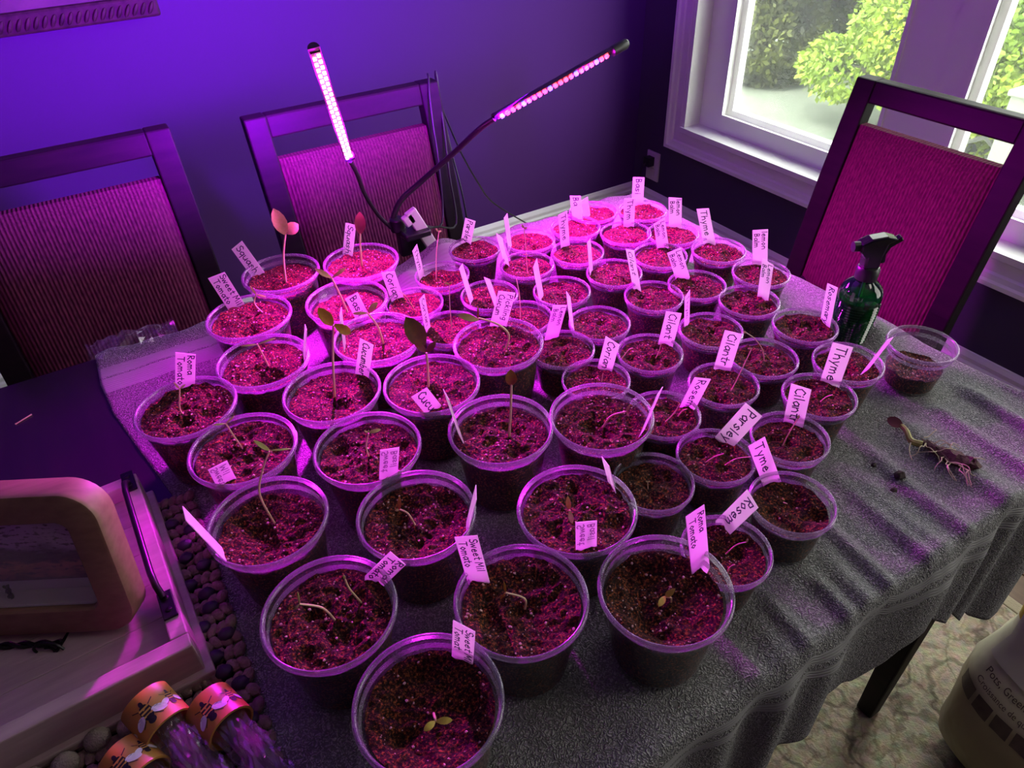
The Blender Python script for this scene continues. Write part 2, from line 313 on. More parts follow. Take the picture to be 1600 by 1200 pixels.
def rel(pts, loc): return [tuple(Vector(p) - Vector(loc)) for p in pts]
def frame3(x, z):
    """rotation whose columns are x, y, z with z exact"""
    z = Vector(z).normalized(); x = Vector(x); x = (x - z * x.dot(z)).normalized(); y = z.cross(x)
    return Matrix((x, y, z)).transposed()
# ---------------------------------------------------------------- room
XW, YB, XL, YF, H = 1.95, 2.286, -2.3, -2.3, 2.5
def struct(name, mb, m, parent=None, smooth=False, bev=0):
    return obj(name, mb, m, parent, smooth, kind=None if parent else 'structure', bev=bev)
struct('floor', MB().box(((XL + XW) / 2, (YB + YF) / 2, -.06), (XW - XL + .3, YB - YF + .3, .1)), M['plank'])
fl_ = bpy.data.objects['floor']
pm = MB().box((0, 0, -.005), (.088, .80, .012)).mesh('plank', M['plank'], False)
for i in range(7):
    for j in range(3):
        put('plank', pm, fl_, (1.395 + .0905 * i - (.0 if i < 6 else .002), -.05 + .806 * j + (.27 if i % 2 else 0), 0), bev=.0015)
struct('ceiling', MB().box(((XL + XW) / 2, (YB + YF) / 2, H + .06), (XW - XL + .5, YB - YF + .5, .12)), M['ceil'])
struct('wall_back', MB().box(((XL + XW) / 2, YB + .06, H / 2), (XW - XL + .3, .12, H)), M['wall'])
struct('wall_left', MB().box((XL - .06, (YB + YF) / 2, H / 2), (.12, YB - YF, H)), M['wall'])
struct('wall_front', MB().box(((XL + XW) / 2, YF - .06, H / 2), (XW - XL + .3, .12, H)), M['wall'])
WY0, WY1, WZ0, WZ1 = .30, 2.01, .413, 2.02     # inside of the window casing
wr = MB(); T = .16; X = XW + T / 2
wr.box((X, (WY1 + YB) / 2, H / 2), (T, YB - WY1, H)); wr.box((X, (WY0 + YF) / 2, H / 2), (T, WY0 - YF, H))
wr.box((X, (WY0 + WY1) / 2, WZ0 / 2), (T, WY1 - WY0, WZ0)); wr.box((X, (WY0 + WY1) / 2, (WZ1 + H) / 2), (T, WY1 - WY0, H - WZ1))
struct('wall_right', wr, M['wall_w'])
def baseb(name, a, b, n):
    a, b, n = Vector(a), Vector(b), Vector(n); d = (b - a); L = d.length; d.normalize(); mb = MB()
    prof = [(0, 0), (.016, 0), (.016, .085), (.011, .092), (.011, .104), (.004, .118), (0, .12)]
    vs = [p + n * q[0] + Vector((0, 0, q[1])) for p in (a, b) for q in prof]; k = len(prof)
    mb.add(vs, [(i, (i + 1) % k, k + (i + 1) % k, k + i) for i in range(k)] + [tuple(range(k)), tuple(range(2 * k - 1, k - 1, -1))])
    struct(name, mb, M['trim'])
baseb('baseboard_back', (XL, YB, 0), (XW, YB, 0), (0, -1, 0))
baseb('baseboard_right', (XW, YF, 0), (XW, YB - .016, 0), (-1, 0, 0))
# window: moulded casing, reveal, two sashes with a mullion between
win = put('window_1', None, None, (XW, (WY0 + WY1) / 2, WZ0), kind='structure'); wl = win.location
def wpart(name, mb, m, smooth=False, par=None):
    mb.v = rel(mb.v, wl); return obj(name, mb, m, par or win, smooth)
def casing(y0, z0, y1, z1, out):
    """moulded casing strip along the opening edge (y0,z0)-(y1,z1), profile steps growing outwards, mitred"""
    prof = [(0, 0), (0, .016), (.006, .020), (.012, .020), (.014, .013), (.040, .015), (.046, .020), (.060, .022), (.066, .028), (.078, .028), (.080, .022), (.080, 0)]
    a, b = Vector((0, y0, z0)), Vector((0, y1, z1)); d = (b - a).normalized(); o = Vector((0, *out)); k = len(prof); vs = []
    for p, s in ((a, -1), (b, 1)):
        vs += [Vector((XW - q[1], 0, 0)) + p + o * q[0] + d * s * q[0] for q in prof]
    return MB().add(vs, [(i, (i + 1) % k, k + (i + 1) % k, k + i) for i in range(k)] + [tuple(range(k)), tuple(range(2 * k - 1, k - 1, -1))])
for a in ((WY1, WZ0, WY1, WZ1, (1, 0)), (WY0, WZ0, WY0, WZ1, (-1, 0)), (WY0, WZ0, WY1, WZ0, (0, -1)), (WY0, WZ1, WY1, WZ1, (0, 1))):
    wpart('casing', casing(*a), M['trim'])
ym = (WY0 + WY1) / 2; zm = (WZ0 + WZ1) / 2
for c, d in (((XW + .075, WY1 - .009, zm), (.19, .018, WZ1 - WZ0)), ((XW + .075, WY0 + .009, zm), (.19, .018, WZ1 - WZ0)), ((XW + .075, ym, WZ1 - .009), (.19, WY1 - WY0, .018))):
    wpart('reveal', MB().box(c, d), M['trim'])
sl = wpart('sill', MB().box((XW + .035, ym, WZ0 + .009), (.124, WY1 - WY0, .018)), M['trim'])
XS = XW + .085
def bars(y0, y1, z0, z1, wd, x, th):
    mb = MB(); mb.box((x, y0 + wd / 2, (z0 + z1) / 2), (th, wd, z1 - z0)).box((x, y1 - wd / 2, (z0 + z1) / 2), (th, wd, z1 - z0))
    mb.box((x, (y0 + y1) / 2, z0 + wd / 2), (th, y1 - y0 - 2 * wd, wd)).box((x, (y0 + y1) / 2, z1 - wd / 2), (th, y1 - y0 - 2 * wd, wd)); return mb
z0, z1 = WZ0 + .018, WZ1 - .018
ya, yb, yc, yd = WY0 + .018, 1.052, 1.252, WY1 - .018       # mullion between yb and yc
wpart('mullion', MB().box((XS - .004, (yb + 1.125) / 2 + .0, (z0 + z1) / 2), (.062, 1.125 - yb, z1 - z0)).box((XS, (1.127 + yc) / 2, (z0 + z1) / 2), (.062, yc - 1.127, z1 - z0)), M['vinyl'])
for p, q in ((yc, yd), (ya, yb)):
    e0 = 0 if p == yc else 0; fr = bars(p, q, z0, z1, .052, XS, .06)
    if p == yc:  # the stile on the mullion side is part of the mullion cover
        fr = MB().box((XS, q - .052, (z0 + z1) / 2), (.06, .104, z1 - z0)).box((XS, (p + q - .104) / 2, z0 + .026), (.06, q - p - .104, .052)).box((XS, (p + q - .104) / 2, z1 - .026), (.06, q - p - .104, .052)); g0, g1 = p, q - .104
    else:
        fr = MB().box((XS, p + .052, (z0 + z1) / 2), (.06, .104, z1 - z0)).box((XS, (p + .104 + q) / 2, z0 + .026), (.06, q - p - .104, .052)).box((XS, (p + .104 + q) / 2, z1 - .026), (.06, q - p - .104, .052)); g0, g1 = p + .104, q
    sa = wpart('sash_frame', fr, M['vinyl'])
    wpart('glazing_bead', bars(g0, g1, z0 + .052, z1 - .052, .012, XS - .033, .01), M['vinyl'], par=sa)
    wpart('outer_bead', bars(g0, g1, z0 + .052, z1 - .052, .022, XS + .018, .03), M['vinyl'], par=sa)
    wpart('pane', MB().box((XS + .012, (g0 + g1) / 2, zm), (.006, g1 - g0 - .008, z1 - z0 - .112)), M['pane'], par=sa)
# wall outlet with a plug, and the framed picture on the back wall
t = thing('wall_outlet', 'white wall outlet cover with a black plug on the window wall', 'outlet', (XW - .004, 2.165, .225))
obj('cover_plate', MB().box((0, 0, 0), (.008, .074, .118)), M['outlet'], t, False, bev=.002)
obj('socket', MB().box((-.005, 0, -.022), (.004, .034, .028)), M['outlet'], t, False, bev=.002)
obj('plug', MB().box((-.020, .006, .022), (.032, .034, .036)).tube([(-.036, .006, .018), (-.05, .01, 0), (-.05, .03, -.05), (-.02, .06, -.2)], .003, 6), M['black'], t, bev=.003)
t = thing('wall_picture', 'dark ornate picture frame on the back wall, cut by the top edge', 'picture', (-.18, YB - .02, 1.27))
obj('frame', MB().box((0, 0, -.245), (.90, .036, .05)).box((0, 0, .245), (.90, .036, .05)).box((-.425, 0, 0), (.05, .036, .44)).box((.425, 0, 0), (.05, .036, .44)), M['frame_dark'], t, False, bev=.006)
mb = MB()
for i in range(46): mb.ball((-.43 + .0191 * i, -.019, -.248), (.006, .006, .017), 6, 4, Matrix.Rotation(.55, 3, 'Y'))
obj('rope_moulding', mb, M['frame_dark'], t)
obj('canvas', MB().box((0, .004, 0), (.80, .012, .44)), M['canvas'], t, False)
obj('frame_glint', MB().box((-.235, -.016, -.275), (.022, .008, .005)), M['glint_metal'], t, False)  # bright sliver put in for a small glint on the frame edge
# ---------------------------------------------------------------- outside
struct('ground', MB().box((7.1, 3, -.36), (10, 16, .1)), M['concrete'])
def leafmesh(name, m, blobs, n, size, seed, flat=.5, droop=0):
    r = np.random.default_rng(seed); vs = np.zeros((n, 4, 3))
    wts = np.array([b[3] * b[4] * b[5] for b in blobs]) ** .67; wts /= wts.sum(); k = r.choice(len(blobs), n, p=wts); B = np.array(blobs)[k]
    d = r.normal(size=(n, 3)); d /= np.linalg.norm(d, axis=1)[:, None]; rad = r.uniform(.55, 1.06, n) ** .7
    c = B[:, :3] + d * B[:, 3:6] * rad[:, None]
    a = d * (1 - flat) + r.normal(size=(n, 3)) * .6; a[:, 2] -= droop; a /= np.linalg.norm(a, axis=1)[:, None]
    u = np.cross(a, r.normal(size=(n, 3))); u /= np.linalg.norm(u, axis=1)[:, None]; s = size * r.uniform(.6, 1.3, n)[:, None]
    vs[:, 0] = c; vs[:, 1] = c + a * s * .5 + u * s * .28; vs[:, 2] = c + a * s; vs[:, 3] = c + a * s * .5 - u * s * .28
    me = bpy.data.meshes.new(name); me.from_pydata(vs.reshape(-1, 3).tolist(), [], np.arange(4 * n).reshape(-1, 4).tolist()); me.materials.append(m); return me
def tree(name, label, cat, loc, blobs, n, size, m, seed, trunk, **k):
    t = thing(name, label, cat, loc)
    o = put('foliage', leafmesh('foliage', m, blobs, n, size, seed, **k), t, kind='stuff')
    mb = MB(); rr = random.Random(seed)
    for b in blobs[:trunk]:
        p = Vector((0, 0, 0)); e = Vector(b[:3]); mid = (p + e) / 2 + Vector((rr.uniform(-.15, .15), rr.uniform(-.15, .15), .1))
        mb.tube([p + Vector((0, 0, -.02)), mid, e], [.05, .035, .015], 7)
    obj('branches', mb, M['bark'], t)
    return t
rr = random.Random(3)
bl = [(0, 0, .95, .55, .6, .7), (-.25, .45, .62, .4, .42, .3), (-.3, -.3, .6, .4, .5, .34), (.1, .35, 1.5, .5, .5, .5), (0, -.5, 1.2, .5, .5, .5), (-.45, .75, .36, .28, .34, .2), (-.4, .1, .30, .3, .4, .22), (-.42, -.45, .30, .34, .5, .26)]
tree('maple_shrub', 'bright yellow-green leafy shrub seen through the left window pane', 'shrub', (4.75, 2.25, -.31), bl, 48000, .042, M['foliage'], 5, 8, droop=.25)
bl = [(0, 0, .9, .5, .6, .6), (.1, -.5, 1.1, .5, .5, .6), (.2, .5, 1.4, .5, .5, .6), (-.3, -.1, .5, .32, .5, .25), (0, -.2, 1.7, .5, .6, .5)]
tree('green_bush', 'mid-green bush seen through the right window pane', 'bush', (5.55, .95, -.31), bl, 32000, .045, M['foliage2'], 8, 5, droop=.2)
bl = [(0, 0, .30 + .5 * i, .42, .48, .42) for i in range(5)]
tree('cedar_hedge', 'dark grey-green upright hedge at the left of the window view', 'hedge', (4.72, 4.12, -.31), bl, 42000, .055, M['hedge'], 11, 5, droop=-.4)
bl = [(0, 0, .30 + .5 * i, .42, .50, .42) for i in range(5)]
tree('cedar_hedge', 'dark grey-green hedge partly behind the bright shrub', 'hedge', (5.55, 3.75, -.31), bl, 42000, .055, M['hedge'], 12, 5, droop=-.4)
bl = [(0, 0, .9, .7, 2.2, .9), (0, -.6, 1.9, .7, 2.4, .9), (0, 1.0, 1.9, .7, 1.6, .9)]
tree('back_hedge', 'dull dark hedge filling the far background behind the shrubs', 'hedge', (8.8, 6.0, -.31), bl, 40000, .14, M['hedge'], 17, 3, droop=0)
bl = [(0, 0, 1.2, .9, 1.5, .9), (0, 1.3, 1.5, .8, 1.0, 1.0), (0, -1.6, 1.4, .8, 1.0, .9)]
tree('tall_shrub', 'tall yellow-green shrub behind the bush and the bright shrub', 'shrub', (7.3, 2.2, -.31), bl, 40000, .065, M['foliage'], 13, 3, droop=.2)
t = thing('white_post', 'white post standing outside at the right window edge', 'post', (3.86, 1.735, -.31))
obj('shaft', MB().box((0, 0, .28), (.09, .09, .56)), M['siding'], t, False, bev=.005); obj('cap', MB().box((0, 0, .572), (.12, .12, .03)), M['siding'], t, False, bev=.008)
t = thing('cold_frame', 'low pale gabled garden box beyond the right window pane', 'garden box', (4.17, 1.90, -.31))
obj('walls', MB().box((0, 0, .08), (.34, .42, .16)), M['siding'], t, False)
obj('roof', MB().add([(-.2, -.25, .15), (.2, -.25, .15), (.2, 0, .30), (-.2, 0, .30), (-.2, .25, .15), (.2, .25, .15), (-.2, -.25, .13), (.2, -.25, .13), (.2, 0, .28), (-.2, 0, .28), (-.2, .25, .13), (.2, .25, .13)],
    [(0, 1, 2, 3), (3, 2, 5, 4), (7, 6, 9, 8), (8, 9, 10, 11), (0, 6, 7, 1), (4, 5, 11, 10), (0, 3, 9, 6), (3, 4, 10, 9), (1, 7, 8, 2), (2, 8, 11, 5)]), M['roofing'], t, False)
# ---------------------------------------------------------------- rug, table, chairs
t = thing('area_rug', 'tan area rug with dark scrollwork under the table', 'rug', (.1, .35, 0))
obj('pile', MB().box((-.16, .0, .008), (2.76, 3.2, .012)), M['rug'], t, False, bev=.003)
mb = MB().box((1.235, .0, .008), (.03, 3.2, .013)); obj('border', mb, mat('rug_border', (.36, .31, .20), .9, bump=.5, bscale=200), t, False, bev=.003)
TX0, TX1, TY0, TY1, TZ = -.80, .925, .195, 1.095, .745
t = thing('dining_table', 'long dark wooden dining table under the grey towel', 'table', ((TX0 + TX1) / 2, (TY0 + TY1) / 2, 0)); c = t.location
def tp(name, mb, m, bev=0): mb.v = rel(mb.v, c); return obj(name, mb, m, t, False, bev=bev)
tp('tabletop', MB().box((c.x, c.y, TZ - .015), (TX1 - TX0, TY1 - TY0, .03)), M['tabletop'], .004)
tp('apron', MB().box((c.x, TY0 + .06, TZ - .075), (TX1 - TX0 - .2, .022, .09)).box((c.x, TY1 - .06, TZ - .075), (TX1 - TX0 - .2, .022, .09)).box((TX0 + .06, c.y, TZ - .075), (.022, TY1 - TY0 - .2, .09)).box((TX1 - .06, c.y, TZ - .075), (.022, TY1 - TY0 - .2, .09)), M['darkwood'])
for x in (TX0 + .055, TX1 - .04):
    for y in (TY0 + .055, TY1 - .055):
        lg = MB().box((0, 0, .36), (.050, .050, .70))
        lg.v = [(x + a * (.62 if z < .2 else 1), y + b * (.62 if z < .2 else 1), max(z + .004, .0147)) for a, b, z in lg.v]; tp('leg', lg, M['darkwood'], .004)
def make_chair(label, loc, rz, W, Ht):
    t = thing('dining_chair', label, 'chair', loc, rz, 'dining chairs')
    h = W / 2; yb = lambda z: -.10 * max(0, (z - .45) / (Ht - .45)) ** 1.25 - .05 * max(0, (.45 - z) / .45)
    for s in (-1, 1):
        mb = MB(); zs = [.0, .2, .45, .6, .75, .87, Ht]; vs = []
        for z in zs: vs += [(s * (h - .021) + a, yb(z) + b, z) for a, b in ((-.021, -.016), (.021, -.016), (.021, .016), (-.021, .016))]
        k = len(zs); mb.add(vs, [(4 * i + j, 4 * i + (j + 1) % 4, 4 * i + 4 + (j + 1) % 4, 4 * i + 4 + j) for i in range(k - 1) for j in range(4)] + [(3, 2, 1, 0), tuple(4 * k - 4 + j for j in range(4))])
        obj('rear_leg', mb, M['darkwood'], t, False, bev=.003)
        mb = MB().box((s * (h - .022), .385, .21), (.042, .042, .42)); mb.v = [(x * (1 if z > .2 else .97), y * (1 if z > .2 else .985), z) for x, y, z in mb.v]
        obj('front_leg', mb, M['darkwood'], t, False, bev=.003)
    r = lambda z0, z1, th: MB().add([(x, yb(z) + b, z) for z in (z0, z1) for x, b in ((-h + .04, -th), (h - .04, -th), (h - .04, th), (-h + .04, th))], [(3, 2, 1, 0), (4, 5, 6, 7), (0, 1, 5, 4), (1, 2, 6, 5), (2, 3, 7, 6), (3, 0, 4, 7)])
    obj('top_rail', r(Ht - .040, Ht, .014), M['darkwood'], t, False, bev=.004)
    obj('lower_rail', r(.50, .545, .013), M['darkwood'], t, False, bev=.003)
    obj('apron', MB().box((0, .385, .385), (W - .085, .022, .06)).box((-h + .022, .19, .385), (.022, .36, .06)).box((h - .022, .19, .385), (.022, .36, .06)).box((0, .0, .385), (W - .085, .022, .06)), M['darkwood'], t, False)
    # upholstered panel: front bulges, rounded edges
    nx, nz = 14, 16; w2 = h - .043; zb, zt = .53, Ht - .078; vs = []
    for side in (1, -1):
        for i in range(nz + 1):
            for j in range(nx + 1):
                u = -1 + 2 * j / nx; v = -1 + 2 * i / nz; z = (zb + zt) / 2 + v * (zt - zb) / 2
                e = max(0, 1 - abs(u) ** 8) ** .5 * max(0, 1 - abs(v) ** 10) ** .5
                vs.append((u * w2, yb(z) + (side * (.010 + .012 * e) if side > 0 else -.008 - .005 * e), z))
    n1 = (nx + 1) * (nz + 1); fs = []
    for i in range(nz):
        for j in range(nx):
            a = i * (nx + 1) + j; fs.append((a, a + nx + 1, a + nx + 2, a + 1)); fs.append((n1 + a, n1 + a + 1, n1 + a + nx + 2, n1 + a + nx + 1))
    ed = [j for j in range(nx + 1)] + [i * (nx + 1) + nx for i in range(1, nz + 1)] + [nz * (nx + 1) + j for j in range(nx - 1, -1, -1)] + [i * (nx + 1) for i in range(nz - 1, 0, -1)]
    for i in range(len(ed)): a, b = ed[i], ed[(i + 1) % len(ed)]; fs.append((a, b, n1 + b, n1 + a))
    obj('back_panel', MB().add(vs, fs), M['fabric'], t)
    mb = MB(); N = 12; vs = []
    for i in range(N + 1):
        for j in range(N + 1):
            u, v = -1 + 2 * j / N, -1 + 2 * i / N; e = (max(0, 1 - abs(u) ** 6) * max(0, 1 - abs(v) ** 6)) ** .5
            vs.append((u * (h - .004), .21 + v * .205, .425 + .045 * e))
    mb.add(vs, [(i * (N + 1) + j, i * (N + 1) + j + 1, (i + 1) * (N + 1) + j + 1, (i + 1) * (N + 1) + j) for i in range(N) for j in range(N)]); mb.box((0, .21, .42), (2 * h - .012, .40, .02))
    obj('seat', mb, M['fabric'], t)
    return t
# rz: local +y is the way the chair faces
make_chair('dark chair with ribbed back at the left, nearest the left photo edge', (-.078, 1.295, .0145), PI, .40, .957)
make_chair('dark chair with ribbed back behind the glowing light bar, cable over its corner', (.446, 1.30, .0145), PI, .398, .942)
make_chair('dark chair with magenta-lit ribbed back in front of the window', (1.225, .715, .0145), PI / 2, .365, .938)
# ---------------------------------------------------------------- measured places (metres): cups, soil depth below the rim, labels, sprouts
CUPS=[[0.0694,0.2763],[0.0327,0.394],[0.1771,0.3155],[0.287,0.2568],[0.0171,0.5247],[0.1421,0.4523],[0.276,0.3727],[0.023,0.6415],[0.1377,0.5664],[0.2731,0.5132],[0.3774,0.4683],[-0.0156,0.7508],[0.1392,0.6812],[0.2453,0.6283],[0.0874,0.7915],[0.3536,0.6553],[0.2293,0.7571],[0.1001,0.9068],[0.2285,0.8668],[0.289,0.9645],[0.1738,1.0021],[0.3809,0.2737],[0.3815,0.381],[0.4799,0.2817],[0.4639,0.3735],[0.4622,0.4577],[0.5528,0.3501],[0.6381,0.3814],[0.5601,0.4606],[0.4352,0.5549],[0.528,0.5618],[0.6414,0.4718],[0.7203,0.406],[0.8298,0.3784],[0.4382,0.6335],[0.5159,0.6554],[0.6299,0.556],[0.6236,0.6674],[0.742,0.4929],[0.7263,0.5797],[0.5213,0.7563],[0.6183,0.7547],[0.6969,0.6559],[0.7998,0.6268],[0.5208,0.8532],[0.6111,0.8422],[0.7124,0.7571],[0.7993,0.7164],[0.7162,0.8498],[0.6609,0.9181],[0.5701,0.9233],[0.7786,0.8025],[0.7952,0.9022],[0.7208,0.949],[0.4793,0.9505],[0.3953,0.9042],[0.3233,0.8532],[0.4264,0.809],[0.3372,0.7636],[0.4348,0.7295]]
FILL=[0.022,0.013,0.014,0.022,0.02,0.017,0.008,0.009,0.012,0.015,0.015,0.008,0.013,0.008,0.012,0.009,0.012,0.01,0.018,0.01,0.016,0.014,0.012,0.015,0.01,0.0075,0.012,0.0075,0.0075,0.0075,0.0075,0.0075,0.01,0.036,0.0075,0.0075,0.0075,0.0075,0.0075,0.0075,0.0075,0.0075,0.0075,0.0075,0.0075,0.0075,0.0075,0.009,0.0075,0.0075,0.0075,0.0075,0.0075,0.0075,0.0075,0.014,0.0075,0.0075,0.0075,0.0075]
TAGS=[[20,[0.1475,1.0459,0.828],
[0.1302,1.0483,0.8827],
[0.9534,0.0203,0.301],0.0201,"Squash",""],
[17,[0.0932,0.9574,0.834],
[0.0812,0.9586,0.8894],
[0.9771,0.0224,0.2115],0.0235,"Sweet Mil/Tomato",""],
[19,[0.2848,1.0154,0.834],
[0.2981,1.0117,0.8839],
[0.462,-0.8668,-0.1876],0.02,"Squash",""],
[11,[-0.0086,0.8014,0.836],
[0.0062,0.8015,0.881],
[0.9328,-0.1918,-0.3052],0.0223,"Roma/Tomato",""],
[56,[0.3108,0.8886,0.8057],
[0.3037,0.891,0.8531],
[0.8884,-0.4318,0.156],0.02,"Corian",""],
[55,[0.3741,0.9357,0.7992],
[0.3691,0.9377,0.853],
[0.7209,0.6918,0.0411],0.02,"Thym",""],
[54,[0.4823,0.9883,0.8057],
[0.4923,0.9835,0.848],
[0.4587,-0.864,-0.2074],0.02,"Parsley",""],
[50,[0.5342,0.928,0.8057],
[0.53,0.9305,0.8647],
[0.7226,0.6909,0.0234],0.02,"",""],
[44,[0.5018,0.886,0.8057],
[0.4939,0.8905,0.8563],
[-0.053,-0.9954,0.0792],0.02,"",""],
[45,[0.6132,0.8801,0.8057],
[0.6092,0.8829,0.8654],
[0.9871,0.1484,0.0601],0.02,"Thyme",""],
[49,[0.6858,0.9468,0.8057],
[0.6818,0.9496,0.8524],
[0.573,-0.8137,0.0972],0.02,"Ba",""],
[53,[0.7096,0.9519,0.8057],
[0.7053,0.9551,0.8384],
[0.9489,0.3008,0.0954],0.02,"",""],
[52,[0.8119,0.9363,0.8057],
[0.811,0.937,0.8584],
[0.7616,-0.6477,0.0213],0.0207,"Basi",""],
[48,[0.7438,0.8759,0.8057],
[0.7427,0.8768,0.8578],
[0.9617,-0.2729,0.0249],0.02,"Thym",""],
[51,[0.807,0.8277,0.8057],
[0.803,0.8316,0.8593],
[0.7462,-0.6576,0.1036],0.0218,"lemon/Balm",""],
[46,[0.74,0.7815,0.8057],
[0.7324,0.7887,0.8539],
[0.9536,-0.2362,0.1865],0.02,"Lemon/Balm",""],
[47,[0.814,0.7514,0.8042],
[0.8014,0.765,0.8649],
[0.4964,-0.8199,0.2852],0.02,"Thyme",""],
[43,[0.8268,0.6534,0.8057],
[0.821,0.6608,0.864],
[0.6759,-0.7198,0.158],0.0224,"lemon/Balm",""],
[39,[0.7564,0.5807,0.8057],
[0.7543,0.5834,0.865],
[0.0251,-0.9986,0.0466],0.02,"Lemon/Balm",""],
[42,[0.7006,0.6897,0.8057],
[0.6878,0.7027,0.8521],
[0.7846,-0.5061,0.3582],0.0212,"Lemon/Balm",""],
[38,[0.7743,0.4848,0.8057],
[0.7721,0.4882,0.8667],
[-0.2389,-0.97,0.0454],0.02,"Rosemary",""],
[41,[0.5968,0.7845,0.8057],
[0.5923,0.7879,0.8609],
[0.7498,0.6614,0.0199],0.02,"",""],
[37,[0.6236,0.7054,0.8057],
[0.6124,0.7153,0.8708],
[-0.0381,-0.9889,0.1437],0.02,"Cilant",""],
[40,[0.4908,0.7655,0.8057],
[0.4837,0.7701,0.8651],
[0.7641,0.6437,0.0422],0.02,"",""],
[35,[0.4835,0.6753,0.8057],
[0.4786,0.6788,0.8599],
[-0.3189,-0.9473,0.0321],0.02,"",""],
[34,[0.4456,0.6707,0.8057],
[0.4552,0.6644,0.8584],
[0.9576,-0.209,-0.1985],0.02,"Lemon/Balm",""],
[30,[0.5639,0.5714,0.8057],
[0.568,0.5674,0.8573],
[0.6512,-0.7508,-0.1103],0.02,"Cilant",""],
[36,[0.6184,0.5902,0.8057],
[0.6151,0.5937,0.8559],
[0.8768,0.4802,0.0247],0.02,"Thym",""],
[29,[0.463,0.5729,0.8057],
[0.469,0.5681,0.8515],
[0.4164,-0.8972,-0.1471],0.02,"Corian",""],
[28,[0.5855,0.4882,0.8057],
[0.5889,0.4841,0.865],
[0.5862,-0.8053,-0.0891],0.021,"Cilantr",""],
[27,[0.6739,0.3939,0.8057],
[0.6746,0.3928,0.865],
[0.4912,-0.8708,-0.0214],0.023,"Thyme",""],
[32,[0.7323,0.3878,0.8032],
[0.7392,0.3748,0.8591],
[0.9854,0.1464,-0.0873],0.02,"",""],
[26,[0.5847,0.3706,0.8012],
[0.5835,0.3726,0.8561],
[0.5638,-0.8248,0.0424],0.0222,"Cilantr",""],
[25,[0.5002,0.4574,0.8057],
[0.508,0.4488,0.8517],
[0.8613,-0.4521,-0.2319],0.02,"Rosem",""],
[24,[0.4939,0.3905,0.8032],
[0.5086,0.3719,0.8583],
[0.2754,-0.8859,-0.3732],0.0224,"Parsley",""],
[23,[0.4938,0.317,0.7982],
[0.4797,0.339,0.8518],
[0.9311,-0.179,0.3179],0.02,"Tyme",""],
[21,[0.406,0.3022,0.7992],
[0.4186,0.2853,0.8513],
[-0.1484,-0.9505,-0.2731],0.02,"Rosem",""],
[3,[0.3376,0.2637,0.822],
[0.3287,0.2752,0.8995],
[0.992,-0.0377,0.1203],0.02,"Roma/Tomato",""],
[2,[0.1583,0.3585,0.83],
[0.1525,0.3611,0.8953],
[0.8212,-0.5624,0.0961],0.02,"Sweet Mil/Tomato",""],
[1,[0.0797,0.4109,0.831],
[0.1036,0.4062,0.8516],
[0.5321,-0.4465,-0.7193],0.02,"Roma/Tomato",""],
[0,[0.1099,0.301,0.822],
[0.1155,0.2989,0.8757],
[0.5075,-0.8573,-0.0859],0.02,"Sweet Mi/Tomat",""],
[4,[-0.0304,0.5211,0.824],
[-0.0459,0.5202,0.8962],
[0.0248,0.9995,0.0178],0.02,"",""],
[5,[0.1768,0.4177,0.827],
[0.1896,0.4123,0.8813],
[-0.4762,-0.879,0.0244],0.02,"",""],
[6,[0.2587,0.333,0.836],
[0.2579,0.3336,0.8736],
[0.9446,-0.3274,0.0251],0.02,"Sweet/Basil","m"],
[9,[0.235,0.5357,0.829],
[0.2251,0.5401,0.8952],
[-0.1645,-0.9856,0.0399],0.02,"",""],
[10,[0.4076,0.4334,0.829],
[0.4179,0.4238,0.8904],
[0.8667,0.4943,-0.0671],0.02,"",""],
[6,[0.3261,0.3824,0.836],
[0.3202,0.3875,0.8701],
[-0.2521,-0.9626,0.0992],0.02,"",""],
[8,[0.1425,0.5248,0.832],
[0.1492,0.523,0.8698],
[0.9782,-0.1077,-0.1774],0.02,"Sweet/Basil","m"],
[7,[-0.0051,0.6076,0.835],
[-0.0067,0.6076,0.8614],
[0.9965,0.0597,0.0588],0.0202,"Sweet/Mil","m"],
[13,[0.2282,0.5911,0.836],
[0.2161,0.5958,0.8642],
[0.919,-0.0015,0.3942],0.0207,"Cucu",""],
[12,[0.1844,0.7051,0.831],
[0.1982,0.7015,0.8797],
[0.4901,-0.8479,-0.2021],0.02,"Cucumber",""],
[18,[0.2378,0.8369,0.826],
[0.2289,0.8395,0.8646],
[0.9651,0.1521,0.2131],0.02,"Basil",""],
[14,[0.1343,0.7787,0.832],
[0.1468,0.7766,0.8791],
[-0.2141,-0.9767,0.0121],0.02,"",""],
[16,[0.1886,0.7743,0.832],
[0.1929,0.7732,0.8868],
[0.447,0.8943,-0.018],0.02,"",""],
[15,[0.3788,0.6997,0.835],
[0.3912,0.693,0.8871],
[0.754,-0.604,-0.2583],0.0221,"Pickling/Cucum",""],
[57,[0.4003,0.8175,0.8057],
[0.3902,0.8224,0.8661],
[0.6274,0.7776,0.0412],0.02,"",""],
[59,[0.4175,0.7633,0.8057],
[0.4042,0.7706,0.866],
[-0.0293,-0.9931,0.1134],0.02,"",""],
[58,[0.3123,0.7853,0.8057],
[0.3099,0.7862,0.8609],
[0.6927,0.721,0.0175],0.02,"Corian",""]]
